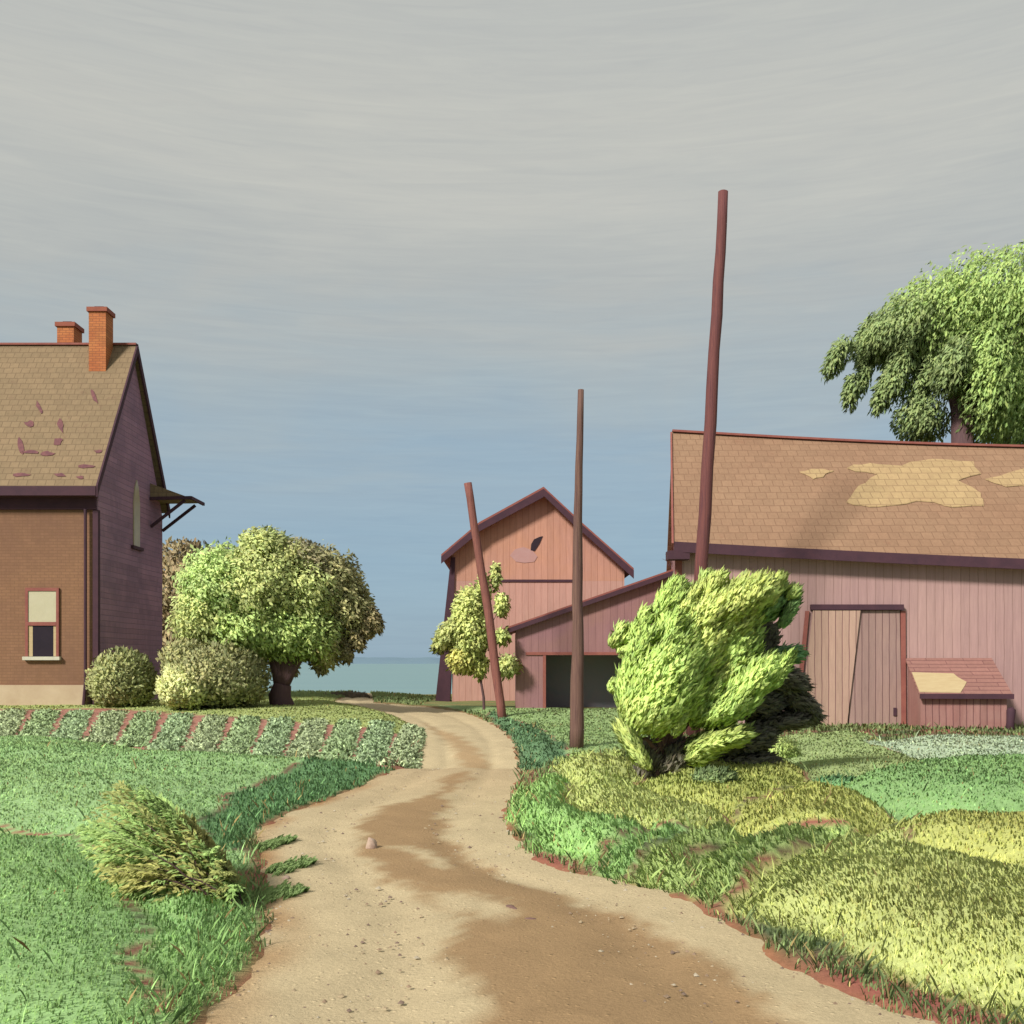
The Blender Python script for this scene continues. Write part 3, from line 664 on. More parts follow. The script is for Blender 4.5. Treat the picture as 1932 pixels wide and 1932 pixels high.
# feed bin by the door
u0, u1 = ufor(1712), ufor(1868); p0, p1 = bx(u0), bx(u1); nv_ = np.array((dr[1], -dr[0]))
fb = thing('feed_bin', (*(p0+p1)/2, 0), 'low rose board bin with slanted lid against the barn, right of the doors', 'storage bin')
dep = 1.05; zB = CZ+(HY-1240*S)/F*p0[1]; yF = p0[1]-dep; zFr = CZ+(HY-1308*S)/F*(yF-.1)
a0, a1 = p0+nv_*.02, p1+nv_*.02; c0, c1 = p0+nv_*dep, p1+nv_*dep
zg = -.2
Vb = [(a0[0], a0[1], zg), (a1[0], a1[1], zg), (c1[0], c1[1], zg), (c0[0], c0[1], zg), (a0[0], a0[1], zB-.08), (a1[0], a1[1], zB-.08), (c1[0], c1[1], zFr-.10), (c0[0], c0[1], zFr-.10)]
mesh('bin_wall', Vb, [(0, 1, 2, 3), (4, 7, 6, 5), (0, 4, 5, 1), (1, 5, 6, 2), (2, 6, 7, 3), (3, 7, 4, 0)], M['bin_wall'], fb)
f0, f1 = p0+nv_*(dep+.12)-dr*.06, p1+nv_*(dep+.12)+dr*.1; g0, g1 = a0-dr*.06, a1+dr*.03
lidp = [(g0[0], g0[1], zB-.02), (g1[0], g1[1], zB-.02), (f1[0], f1[1], zFr-.04), (f0[0], f0[1], zFr-.04)]
lid = mesh('lid', *prism(lidp, (0, 0, -.05)), M['bin_lid'], fb)
def onlid(u, v): return (np.array(lidp[0])*(1-u)+np.array(lidp[1])*u)*(1-v)+(np.array(lidp[3])*(1-u)+np.array(lidp[2])*u)*v
mesh('pale_board', *prism([onlid(*q)+np.array((0, 0, .003)) for q in ((.01, .42), (.47, .45), (.5, .55), (.57, .68), (.52, .8), (.45, .95), (.01, .93))], (0, 0, .02)), M['plank'], lid)
mesh('lid_edge', *beam(np.array(lidp[3])+np.array((0, -.03, -.03)), np.array(lidp[2])+np.array((0, -.03, -.03)), .05, .12), M['plum'], fb)
pc = c1+nv_*.10+dr*.04
pst = mesh('stub_post', *tube([(pc[0]-.02, pc[1], -.15), (pc[0], pc[1], .2), (pc[0]+.02, pc[1], .5), (pc[0], pc[1], .56)], [.11, .09, .10, .06]), M['plum'], loc=(pc[0], pc[1], 0), smooth=True)
tag(pst, 'short dark plum post stub at the right corner of the bin', 'post')

# ---------------------------------------------------------------- open shed between barns
shd = thing('open_shed', (2.6, 30.5, .1), 'low rose shed with slanting roof and dark doorway, joined to the long barn', 'shed')
Ys = 30.5; sx0, sx1 = P(973, 0, Ys)[0], 4.95
tl, tr_ = P(945, 1190, Ys), P(1290, 1068, Ys)
ztop = lambda x: tl[2]+(x-tl[0])/(tr_[0]-tl[0])*(tr_[2]-tl[2])-.12
dx0, dx1 = P(1030, 0, Ys)[0], P(1195, 0, Ys)[0]; zd = P(0, 1236, Ys)[2]
def wq(xa, xb, za0, za1, zb0, zb1): return prism([(xa, Ys, za0), (xb, Ys, za1), (xb, Ys, zb1), (xa, Ys, zb0)], (0, .12, 0))
mesh('wall', *join([wq(sx0, dx0, -.4, -.4, ztop(sx0), ztop(dx0)), wq(dx0, dx1, zd, zd, ztop(dx0), ztop(dx1)), wq(dx1, sx1, -.4, -.4, ztop(dx1), ztop(sx1)),
                    box(sx0, sx0+.1, Ys+.121, 36.4, -.4, ztop(sx0)-.02), box(sx0+.1, sx1, 36.3, 36.4, -.4, ztop(sx0)-.02)]), M['shed_wall'], shd)
mesh('inner_wall', *join([box(sx0+.102, sx0+.14, Ys+.13, 32.4, -.3, ztop(sx0)-.1), box(sx0+.14, sx1-.1, 32.3, 32.4, -.3, ztop(sx0)-.1)]), M['dark_in'], shd)
mesh('roof', *prism([(tl[0]-.12, Ys-.2, tl[2]), (tr_[0]-.05, Ys-.2, tr_[2]), (tr_[0]-.05, Ys-.2, tr_[2]-.09), (tl[0]-.12, Ys-.2, tl[2]-.09)], (0, 6.4, 0)), M['red_edge'], shd)
mesh('fascia', *prism([(tl[0]-.14, Ys-.24, tl[2]-.06), (tr_[0]-.06, Ys-.24, tr_[2]-.06), (tr_[0]-.06, Ys-.24, tr_[2]-.20), (tl[0]-.14, Ys-.24, tl[2]-.20)], (0, .038, 0)), M['plum'], shd)
dfr = mesh('door_frame', *join([box(dx0-.09, dx0-.002, Ys-.03, Ys+.14, -.3, zd), box(dx1+.002, dx1+.09, Ys-.03, Ys+.14, -.3, zd), box(dx0-.62, dx1+.09, Ys-.04, Ys-.002, zd+.002, zd+.09)]), M['red_edge'], shd)
q = P(1268, 1062, 30.4)
tw = []
for k in range(9):
    a = rng.uniform(-1.1, 1.1); b = np.array((q[0]+rng.uniform(-.25, .1), 30.5+rng.uniform(-.1, .2), q[2]-.10))
    h = rng.uniform(.25, .5); tw.append(tube([b, b+np.array((math.sin(a)*h*.4, 0, h*.6)), b+np.array((math.sin(a)*h*.9, .03, h*.8))], [.008, .006, .003], 5))
tag(mesh('dry_weed', *join(tw), M['bark'], loc=(q[0], 30.5, q[2]-.1)), 'dry dark twigs sprouting where the shed roof meets the long barn', 'weed')

# ---------------------------------------------------------------- gabled barn (middle)
Yg = 38.0
gb = thing('gabled_barn', (.9, Yg, .1), 'pink and orange gabled barn with plum eaves, behind the poles', 'barn')
pk, le_, re2 = P(1025, 922, Yg), P(834, 1048, Yg), P(1193, 1074, Yg)
kl, kr = P(905, 988, Yg), P(1098, 990, Yg)
wl, wr = P(853, 0, Yg)[0], P(1178, 0, Yg)[0]; zs = P(0, 1096, Yg)[2]
def rl(x):
    pts_ = [le_, kl, pk, kr, re2]; return float(np.interp(x, [p[0] for p in pts_], [p[2] for p in pts_]))-.10
xs_ = [wl, kl[0], pk[0], kr[0], wr]
mesh('gable_wall', *prism([(wl, Yg, zs), (wr, Yg, zs)]+[(x, Yg, rl(x)) for x in xs_[::-1]], (0, .12, 0)), M['gable_up'], gb)
mesh('wall', *join([prism([(wl, Yg, -4), (wr, Yg, -4), (wr, Yg, zs-.002), (wl, Yg, zs-.002)], (0, .12, 0)),
                    box(wl, wl+.1, Yg+.121, Yg+10, -4, rl(wl)-.05), box(wr-.1, wr, Yg+.121, Yg+10, -4, rl(wr)-.05), box(wl+.1, wr-.1, Yg+9.9, Yg+10, -4, rl(wl)-.05)]), M['gable_low'], gb)
mesh('seam_batten', *join([box(P(935, 0, Yg)[0], P(1082, 0, Yg)[0], Yg-.04, Yg-.003, zs-.04, zs+.05)]), M['plum'], gb)
rp_ = [le_, kl, pk, kr, re2]
th_ = np.array((0, 0, -.13))
mesh('roof', *join([prism([rp_[i]+np.array((0, -.45, 0)), rp_[i+1]+np.array((0, -.45, 0)), rp_[i+1]+np.array((0, -.45, 0))+th_, rp_[i]+np.array((0, -.45, 0))+th_], (0, 10.9, 0)) for i in range(4)]), M['red_edge'], gb)
mesh('barge_board', *join([prism([rp_[i]+np.array((0, -.50, -.09)), rp_[i+1]+np.array((0, -.50, -.09)), rp_[i+1]+np.array((0, -.50, -.40)), rp_[i]+np.array((0, -.50, -.36))], (0, .048, 0)) for i in range(4)]), M['plum'], gb)
q = P(1012, 1025, Yg)
hp = [(q[0]+a*.2*1.1, Yg-.004, q[2]+b*.3) for a, b in ((-1, -.9), (-.3, -1), (.5, -.1), (1.1, .9), (.5, .8), (-.4, .5), (-.9, -.1))]
mesh('loft_hole', *prism(hp, (0, -.02, 0)), M['hole'], gb)
bt, bb_ = P(850, 1052, Yg), P(820, 1335, Yg)
mesh('corner_brace', *prism([(bt[0]+.02, Yg-.08, bt[2]), (bt[0]+.18, Yg-.08, bt[2]), (bt[0]+.10, Yg-.08, 2.9), (bb_[0]+.55, Yg-.08, -.6), (bb_[0]-.05, Yg-.08, -.6), (bt[0]-.28, Yg-.08, 2.9)], (0, .5, 0)), M['plum'], gb)
mesh('pale_patch', *prism([P(x_, y_, Yg-.004) for x_, y_ in ((962, 1048), (972, 1036), (988, 1032), (1004, 1038), (1014, 1050), (1008, 1060), (990, 1062), (974, 1060))], (0, -.012, 0)), plain('pale_pink', L('#d3a5a0'), L('#cf9c94'), 4), gb)  # small pinker patch on the orange gable boards

# ---------------------------------------------------------------- poles
def pole(name, pts, rad, mat, label):
    pts = [np.array(p) for p in pts]; b = pts[0].copy(); n = 14
    fine, rr = [], []
    for i in range(n+1):
        u = i/n*(len(pts)-1); k = min(int(u), len(pts)-2); f = u-k
        fine.append(pts[k]*(1-f)+pts[k+1]*f+rng.uniform(-.012, .012, 3)); rr.append(rad[0]*(1-i/n)+rad[1]*i/n)
    o = mesh(name, *tube(fine, rr, 12, .05), mat, loc=(b[0], b[1], b[2]), smooth=True)
    return tag(o, label, 'pole')
pole('wooden_pole', [P(1306, 1400, 22), P(1322, 1100, 22), P(1340, 800, 22), P(1354, 560, 22), P(1365, 362, 22)], (.158, .112), M['pole_a'], 'tallest reddish plum pole, rising behind the big bush in front of the long barn')
b_ = P(1087, 1422, 18.7)
pole('wooden_pole', [b_, P(1090, 1200, 18.7), P(1091, 960, 18.7), P(1095, 736, 18.7)], (.135, .055), M['pole_b'], 'upright grey brown tapering pole before the dark shed doorway')
pole('wooden_pole', [P(949, 1370, 27.5), P(925, 1180, 27.5), P(902, 1040, 27.5), P(882, 912, 27.5)], (.125, .105), M['pole_c'], 'left leaning weathered red pole beside the vine covered gabled barn')

# ---------------------------------------------------------------- trees and shrubs
GRN, YG, OLV, OLD = '#a9c165', '#adb86a', '#a19e69', '#94825f'
# background dull tree
Yt = 58
lb = [lobe(345, 1108, 75, 85, Yt, OLD), lobe(420, 1130, 90, 90, Yt, OLD), lobe(310, 1190, 80, 70, Yt, OLD), lobe(560, 1130, 70, 75, Yt, OLD), lobe(480, 1180, 120, 80, Yt, OLD), lobe(370, 1230, 120, 60, Yt, OLD)]
bs_ = P(400, 1325, Yt); zb_t = float(B0(bs_[0], Yt))
plant('broad_tree', (bs_[0], Yt, zb_t), lb, 34000, .30, .18, 11, 'dull olive brown tree behind the pale green round tree beside the house', 'tree', limbs((bs_[0], Yt, zb_t-.2), (bs_[0], Yt, zb_t+3.2), .3, lb[:4], 0), rag=.10)
# main round tree
Yt = 27.9; f = (.5, -.2, -.7)
lb = [lobe(420, 1110, 78, 78, Yt, '#a6c06a', f=f), lobe(395, 1165, 66, 62, Yt, '#b0bb6a', f=f), lobe(500, 1110, 85, 85, Yt, YG, f=f), lobe(500, 1030, 48, 32, Yt, YG, a=-8, f=f), lobe(560, 1052, 42, 26, Yt, '#a3a862', a=-15, f=f),
      lobe(480, 1185, 80, 55, Yt, GRN, f=f), lobe(545, 1190, 60, 58, Yt, GRN, f=f), lobe(590, 1180, 48, 66, Yt, '#a6bb62', a=15, f=f), lobe(585, 1120, 60, 60, Yt, YG, f=f),
      lobe(625, 1105, 56, 68, Yt+.4, OLV, a=25, f=f), lobe(655, 1150, 46, 48, Yt+.4, OLV, f=f), lobe(612, 1215, 36, 42, Yt+.2, '#a09a62', f=f), lobe(590, 1060, 60, 30, Yt+.3, '#95906a', a=-32, f=f)]
for dx, dy in ((688, 1178), (705, 1168), (672, 1200), (640, 1205), (650, 1222), (600, 1245), (545, 1250)):
    lb.append(lobe(dx, dy, 11, 24, Yt+.2, '#94885f', a=20, f=(.3, 0, -1), d=2))
bs_ = P(528, 1328, Yt)
plant('round_tree', (bs_[0], Yt, .3), lb, 90000, .13, .07, 12, 'round pale yellow green tree with dark forked trunk beside the lake', 'tree', limbs((bs_[0], Yt, .15), (bs_[0]+.05, Yt, 1.05), .36, [lb[5], lb[6], lb[7], lb[8], lb[4], lb[2], lb[11]], 0), rag=.20)
# shrubs by the house
def shrub(cx, cy, rx, ry, Y, col, seed, label, n=9000, extra=(), lf=.11):
    lb = [lobe(cx, cy, rx, ry, Y, col, f=(.2, -.2, 1)), lobe(cx-rx*.3, cy+ry*.25, rx*.72, ry*.8, Y-.2, col), lobe(cx+rx*.35, cy+ry*.3, rx*.66, ry*.74, Y-.15, col)]+[lobe(*e, f=(.2, -.2, 1)) for e in extra]
    b = P(cx, 0, Y); zg_ = gz(b[0], Y)
    st = []
    r = np.random.default_rng(seed)
    root = thing('round_shrub', (b[0], Y, zg_), label, 'shrub', 'shrubs around the house and tree')
    V, fc_, cc, nn_ = leaves(lb, n, lf, lf*.6, seed, rag=.12); mesh('foliage', V, fc_, M['leaf'], root, cols=cc, nrm=nn_)
    for k in range(5):
        a = r.uniform(0, 6.28); tp = np.array((b[0]+math.cos(a)*rx*S/F*Y*.5, Y+math.sin(a)*.3, P(0, cy, Y)[2]))
        st.append(tube([(b[0]+math.cos(a)*.1, Y, zg_-.05), (b[0]*.6+tp[0]*.4, Y, zg_*.5+tp[2]*.5), tp], [.04, .03, .015], 6))
    mesh('stem', *join(st), M['bark'], root)
    return root
shrub(232, 1282, 58, 54, 27.2, '#9ba062', 21, 'olive green rounded shrub against the corner of the brick house', 12000)
shrub(410, 1278, 92, 60, 26.7, '#9b9c66', 22, 'wide olive shrub in front of the round tree', 20000, [(350, 1245, 45, 36, 26.7, '#a0a068')])
shrub(345, 1296, 44, 38, 25.9, '#cdd286', 23, 'small pale yellow green shrub, palest of those by the house', 7000)
shrub(655, 1320, 48, 12, 37.5, '#6f6252', 24, 'low dark brown scrub on the rise by the lake, left of the road', 5000)
# young tree climbing near the leaning pole
Yt = 30.2; f = (-.3, 0, -1)
lb = [lobe(885, 1150, 30, 46, Yt, '#b5bf64', a=-14, f=f), lobe(888, 1195, 36, 58, Yt, '#b5bf64', f=f), lobe(852, 1192, 34, 22, Yt, '#a8b062', a=42, f=f), lobe(835, 1210, 22, 14, Yt, '#a8b062', a=48, f=f), lobe(872, 1240, 28, 30, Yt, '#bcb955', f=f), lobe(912, 1120, 12, 38, Yt, '#b5bf64', f=f),
      lobe(936, 1085, 8, 26, Yt, '#aeb764', f=f), lobe(948, 1140, 13, 22, Yt, '#b5bf64', f=f), lobe(948, 1200, 15, 14, Yt, '#a8b45e', f=f), lobe(958, 1255, 22, 20, Yt, '#b1bb68', f=f), lobe(905, 1255, 16, 22, Yt, '#b5bb58', f=f)]
b_ = P(912, 1335, Yt); 
plant('young_tree', (b_[0], Yt, .15), lb, 14000, .13, .08, 31, 'slim yellow green young tree behind the leaning pole', 'tree', limbs((b_[0], Yt, .05), (b_[0]-.05, Yt, 1.6), .045, [lb[0], lb[1], lb[5], lb[7], lb[9]], 0), rag=.14, hollow=.8)
# willow behind the long barn
Yt = 36.0; f = (-.45, 0, -1)
WG, WD = '#8ca653', '#7c8f55'
lb = [lobe(1905, 600, 165, 130, Yt, WG, f=f, depth=120), lobe(1790, 610, 110, 95, Yt, WG, a=-20, f=f, depth=90), lobe(1710, 620, 82, 62, Yt, WD, a=35, f=f), lobe(1660, 640, 55, 40, Yt, WD, a=40, f=f), lobe(2080, 620, 150, 150, Yt, WG, f=f, depth=120),
      lobe(1700, 690, 26, 75, Yt-.5, WD, a=-18, f=f), lobe(1668, 735, 16, 48, Yt-.5, WD, a=-18, f=f), lobe(1582, 672, 18, 44, Yt-.6, WD, a=-28, f=f), lobe(1607, 735, 14, 36, Yt-.6, WD, a=-8, f=f), lobe(1635, 650, 14, 60, Yt, WD, a=-8, f=f), lobe(1632, 710, 12, 34, Yt, WD, a=-12, f=f),
      lobe(1760, 690, 34, 80, Yt-.4, WD, a=-28, f=f), lobe(1740, 790, 50, 46, Yt-.3, WD, a=-20, f=f), lobe(1865, 720, 56, 110, Yt-1.6, WG, f=f), lobe(1800, 690, 30, 60, Yt-1.8, WD, a=-20, f=f), lobe(1910, 760, 60, 110, Yt-.4, '#97b45c', f=f), lobe(1980, 740, 80, 130, Yt-.4, '#97b45c', f=f), lobe(2100, 760, 90, 130, Yt, WG, f=f)]
bx_ = P(1815, 0, Yt)[0]
fork = P(1812, 735, Yt-1.0)
plant('willow_tree', (bx_, Yt, .1), lb, 110000, .20, .07, 41, 'big green drooping willow rising behind the long barn', 'tree', limbs((bx_, Yt-1.0, 0), fork, .50, [lb[0], lb[1], lb[2], lb[4], lb[11], lb[14]], 0), rag=.16, flow=1.3, rnd=.4, hollow=.75)
# large bush by the road
Yb = 13.5; U = (.6, -.2, .9)
BG, BY = '#a6c255', '#b4c25a'
lb = [lobe(1395, 1135, 82, 38, Yb, BY, a=20, f=U), lobe(1335, 1160, 66, 40, Yb, BY, a=32, f=U), lobe(1440, 1155, 46, 17, Yb+.15, '#7ba05a', a=42, f=U), lobe(1258, 1180, 24, 58, Yb-.1, BG, a=-6, f=(.15, -.2, 1)), lobe(1280, 1195, 40, 60, Yb-.1, BG, a=-12, f=U),
      lobe(1205, 1265, 26, 82, Yb-.1, BG, a=-2, f=(.1, -.2, 1)), lobe(1190, 1320, 26, 60, Yb-.2, BG, a=8, f=(0, -.2, 1)), lobe(1255, 1290, 70, 100, Yb-.3, BG, a=-24, f=U), lobe(1225, 1345, 56, 46, Yb-.3, '#aabf58', f=U), lobe(1300, 1250, 48, 110, Yb-.1, BY, a=-36, f=U),
      lobe(1365, 1215, 34, 84, Yb, BG, a=-26, f=U), lobe(1330, 1300, 34, 92, Yb, BY, a=-48, f=U), lobe(1410, 1290, 72, 34, Yb, BG, a=38, f=U), lobe(1360, 1340, 66, 32, Yb-.1, BG, a=22, f=U), lobe(1380, 1175, 60, 40, Yb+.1, BY, a=30, f=U), lobe(1385, 1235, 40, 66, Yb+.05, BG, a=-30, f=U),
      lobe(1350, 1398, 64, 20, Yb-.2, '#a2b550', a=14, f=(.8, -.2, .4)), lobe(1320, 1420, 34, 20, Yb-.25, '#9cb050', a=30, f=(.8, -.2, .5)), lobe(1190, 1395, 15, 34, Yb-.4, '#a6b858', a=38, f=(-.5, 0, .8)), lobe(1205, 1425, 13, 36, Yb-.5, '#a3b555', a=40, f=(-.5, 0, .8))]
for dx, dy in ((1172, 1195), (1215, 1165), (1252, 1148), (1160, 1215), (1158, 1300), (1176, 1235), (1330, 1098), (1490, 1125), (1465, 1110)):
    lb.append(lobe(dx, dy, 13, 11, Yb, '#a8bf5c', f=U, d=1.6))
rs = np.random.default_rng(5)
for k in range(46):
    l = lb[rs.integers(0, 15)]; th = rs.uniform(-.5, 2.4); c = l['c']; 
    q = c+np.array((math.cos(th)*l['r'][0]*.95, rs.uniform(-.5, .3)*l['r'][1], math.sin(th)*l['r'][2]*.95)); s_ = S/F*Yb
    lb.append(dict(c=q, r=(rs.uniform(7, 11)*s_, 9*s_, rs.uniform(24, 38)*s_), a=R(rs.uniform(-60, -10)), f=U, col=l['col'], d=2.2))
zb0 = gz(P(1235, 0, Yb)[0], Yb); bb0 = (P(1235, 0, Yb)[0], Yb, zb0)
plant('roadside_bush', bb0, lb, 120000, .105, .034, 51, 'large bright yellow green bush by the road, in front of the tallest pole', 'bush', limbs((bb0[0], Yb, zb0-.1), (bb0[0]+.10, Yb, zb0+.30), .085, [lb[4], lb[5], lb[7], lb[8], lb[9], lb[12], lb[13], lb[1], lb[15], lb[16], lb[17], lb[18]], 0), rag=.14, hollow=.5, flow=1.5, rnd=.33, out=.35)
Yp = 14.3; f = (.9, 0, .1); SHADE = '#6b6658'  # added shrub; its dark leaf colour stands in for the bush's shaded right side
lb = [lobe(1425, 1225, 30, 50, Yp, SHADE, a=-30, f=U), lobe(1465, 1240, 44, 16, Yp-.1, '#6b9560', a=12, f=(1, 0, .1)), lobe(1470, 1285, 48, 28, Yp, SHADE, a=-18, f=(.9, 0, -.1)), lobe(1505, 1328, 42, 22, Yp, SHADE, a=-38, f=(.9, 0, -.6)), lobe(1420, 1325, 52, 32, Yp, SHADE, f=f), lobe(1470, 1362, 52, 14, Yp-.1, SHADE, a=6, f=f), lobe(1400, 1400, 62, 26, Yp-.2, SHADE, a=25, f=f), lobe(1400, 1435, 60, 16, Yp-.3, SHADE, f=f), lobe(1270, 1440, 40, 34, Yb+.1, SHADE, a=60, f=U), lobe(1225, 1440, 26, 40, Yb+.1, SHADE, a=-20, f=U)]
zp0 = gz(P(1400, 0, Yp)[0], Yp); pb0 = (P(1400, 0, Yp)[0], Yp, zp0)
plant('shade_shrub', pb0, lb, 42000, .10, .035, 52, 'added dark brownish shrub standing in for shade on the right side of the bright bush', 'shrub', limbs((pb0[0], Yp, zp0-.1), (pb0[0]+.05, Yp, zp0+.3), .06, [lb[0], lb[2], lb[3], lb[4], lb[6]], 0), rag=.18, hollow=.7, flow=1.4, rnd=.35, out=.35)
# small bush clumps at its foot
def clump(name, dx, dy, rx, ry, Y, col, seed, label, n=2500, lf=.06, f=(-.3, -.2, 1), group=None, a=0):
    b = P(dx, 0, Y); zg_ = gz(b[0], Y)
    lb = [lobe(dx, dy, rx, ry, Y, col, a=a, f=f), lobe(dx+rx*.4, dy+ry*.3, rx*.6, ry*.7, Y+.05, col, a=a, f=f)]
    dz = zg_+.4*ry*S/F*Y-lb[0]['c'][2]
    for l in lb: l['c'] = l['c']+np.array((0, 0, dz))
    V, fc_, cc, nn_ = leaves(lb, n, lf, lf*.45, seed, rag=.2)
    return tag(mesh(name, V, fc_, M['leaf'], loc=(b[0], Y, zg_), cols=cc, nrm=nn_), label, 'weed clump', group)
clump('weed_clump', 1105, 1430, 34, 20, 17.2, '#a3b95c', 61, 'yellow green weeds at the foot of the upright grey brown pole')
clump('weed_clump', 1062, 1438, 20, 14, 16.8, '#a3b95c', 62, 'little weed tuft left of the upright pole, nearest the road bend', 1300)
clump('weed_clump', 1470, 1425, 36, 26, 17.5, '#9bb058', 63, 'weed clump to the right of the big bush, before the barn', 3000)
clump('weed_clump', 1160, 1450, 26, 22, 15.6, '#a6b65a', 64, 'leafy clump between the upright pole and the big bush', 2200)
clump('weed_clump', 1585, 1520, 42, 12, 12.6, '#5f8f58', 65, 'dark green weeds at the left tip of the green mound by the barn', 3500, f=(.7, 0, .4))
clump('weed_clump', 1345, 1545, 40, 16, 12.0, '#6f8450', 66, 'dull green tuft among the yellow mounds below the big bush', 3000, f=(.7, 0, .6))

# arching herb at lower left
Yh = 6.9; D = (.66, -.15, -.62)
lb = [lobe(280, 1545, 92, 30, Yh, '#94b25a', a=-50, f=D), lobe(330, 1560, 78, 26, Yh+.1, '#a0a552', a=-42, f=D), lobe(265, 1585, 90, 30, Yh-.05, '#a3a655', a=-40, f=D), lobe(350, 1610, 84, 32, Yh, '#a2a557', a=-46, f=D), lobe(395, 1625, 66, 24, Yh+.05, '#9aa658', a=-58, f=D),
      lobe(225, 1632, 74, 24, Yh-.2, '#9fa655', a=-30, f=D), lobe(310, 1668, 80, 24, Yh-.2, '#a0a654', a=-38, f=D), lobe(400, 1675, 80, 20, Yh-.05, '#8fae5a', a=-44, f=D), lobe(440, 1660, 50, 15, Yh+.1, '#93a856', a=-45, f=D), lobe(300, 1705, 90, 26, Yh-.55, '#93ac58', a=-36, f=D), lobe(390, 1722, 80, 22, Yh-.55, '#93ac58', a=-30, f=D), lobe(450, 1700, 50, 15, Yh-.4, '#93ac58', a=-38, f=D), lobe(190, 1660, 60, 22, Yh-.3, '#98a455', a=-30, f=D), lobe(185, 1580, 40, 22, Yh, '#8a8a55', a=-60, f=D), lobe(330, 1520, 60, 22, Yh+.1, '#9aab56', a=-42, f=D), lobe(215, 1545, 30, 26, Yh, '#9aa555', a=-60, f=D)]
for l in lb: l['c'] = l['c']+np.array((0, 0, .0))
hb = P(440, 0, Yh); zh = gz(hb[0], Yh)
root = thing('arching_weed', (hb[0], Yh, zh), 'large olive green arching weed on the bank left of the road', 'weed')
r = np.random.default_rng(71); outl = np.array([(240, 1715), (205, 1665), (170, 1618), (160, 1572), (195, 1520), (225, 1486), (285, 1498), (345, 1540), (392, 1585), (425, 1640), (452, 1680)], float)
Vs, Cs, Ns, st = [], [], [], []
pal = ['#88a552', '#94984a', '#9a994c', '#86a554', '#8e954c', '#82a352']
for k in range(430):
    q = r.random()**.9*(len(outl)-1.001); m0 = int(q); tp = outl[m0]*(1-q+m0)+outl[m0+1]*(q-m0)
    bpx = np.array((425+r.uniform(-45, 45), 1735.0)); fr = r.uniform(.50, 1.02) if k > 110 else r.uniform(.95, 1.05); tp = bpx+(tp-bpx)*fr
    yt, yb = Yh+r.uniform(-.45, .45), Yh+r.uniform(-.25, .2)
    b0 = P(bpx[0], 0, yb); b0[2] = gz(b0[0], yb)-.02; t0 = P(tp[0], tp[1], yt); gt = gz(t0[0], yt)+.03; t0[2] = max(t0[2], gt)
    md = b0*.45+t0*.55; md[2] = max(md[2], gt)+.10*np.linalg.norm(t0-b0)+.02
    c = pal[int(tp[0]*.013+tp[1]*.021+r.random()*1.3) % 6]; nl = int(70*max(.3, fr)); u = r.random(nl)**.75
    pos = ((1-u)**2)[:, None]*b0+(2*u*(1-u))[:, None]*md+(u**2)[:, None]*t0
    tn = (2*(1-u))[:, None]*(md-b0)+(2*u)[:, None]*(t0-md); tn /= np.linalg.norm(tn, axis=1)[:, None]
    sd = np.cross(tn, (0, -.5, 1)); sd /= np.linalg.norm(sd, axis=1)[:, None]; sg = np.sign(r.random(nl)-.5)[:, None]
    ax_ = tn*.9+sd*sg*r.uniform(.2, .8, (nl, 1))+r.normal(size=(nl, 3))*.16; ax_ /= np.linalg.norm(ax_, axis=1)[:, None]
    wv = np.cross(ax_, np.array((0, -.6, 1))+r.normal(size=(nl, 3))*.3); wv /= np.linalg.norm(wv, axis=1)[:, None]
    Lz = (r.uniform(.04, .105, nl)*(1-.35*u))[:, None]; Wz = Lz*.30
    Vs.append(np.stack([pos, pos+ax_*Lz*.45+wv*Wz*.5, pos+ax_*Lz+np.array((0, 0, -.012)), pos+ax_*Lz*.45-wv*Wz*.5], 1).reshape(-1, 3))
    Cs.append(np.repeat(np.array(L(c, KG)[:3])*(.9+.25*r.random(nl))[:, None], 4, 0))
    nn_ = np.array((-.25, -.45, 1))+r.normal(size=(nl, 3))*.3; nn_ /= np.linalg.norm(nn_, axis=1)[:, None]; Ns.append(np.repeat(nn_, 4, 0))
    if k % 3 == 0: st.append(tube([b0, b0*.3+md*.6+t0*.1, t0*.8+md*.2], [.008, .006, .002], 5))
V = np.vstack(Vs); mesh('foliage', V, np.arange(len(V)).reshape(-1, 4), M['leaf'], root, cols=np.vstack(Cs), nrm=np.vstack(Ns))
mesh('stem', *join(st), M['bark'], root)

# grass tongues reaching onto the road at left
def tuft(pts_px, col, seed, label):
    a, b = G(*pts_px[0]), G(*pts_px[1]); r = np.random.default_rng(seed); n = 1500
    u = r.random(n); w_ = (r.random(n)-.5)*(.30+.14*np.sin(u*23+seed)+.10*np.sin(u*51))*np.sin(np.pi*np.clip(u*.9+.08, 0, 1))
    x = a[0]+(b[0]-a[0])*u; y = a[1]+(b[1]-a[1])*u+w_*1.6; z = Bt(x, y)+.008
    h = .05*(.5+.8*r.random(n)); an = r.random(n)*6.28; dx, dy = np.cos(an)*.0055, np.sin(an)*.0055
    bx2, by2 = .5+.5*(r.random(n)-.5), -.3+.6*(r.random(n)-.5)
    V = np.stack([np.c_[x-dx, y-dy, z], np.c_[x+dx, y+dy, z], np.c_[x+bx2*h*.4+dx, y+by2*h*.4+dy, z+h*.6], np.c_[x+bx2*h, y+by2*h, z+h*.8]], 1).reshape(-1, 3)
    cc = np.repeat(np.array(L(col, KG)[:3])*(.85+.3*r.random(n))[:, None], 4, 0)
    tag(mesh('grass_tuft', V, np.arange(n*4).reshape(-1, 4), M['grass'], loc=(a[0], a[1], 0), cols=cc, nrm=np.tile((0, 0, 1), (n*4, 1))), label, 'grass tuft', 'grass tufts along the left road edge')
tuft([(478, 1604), (556, 1588)], '#8fae62', 81, 'small grass tuft in the left road edge, farthest of three')
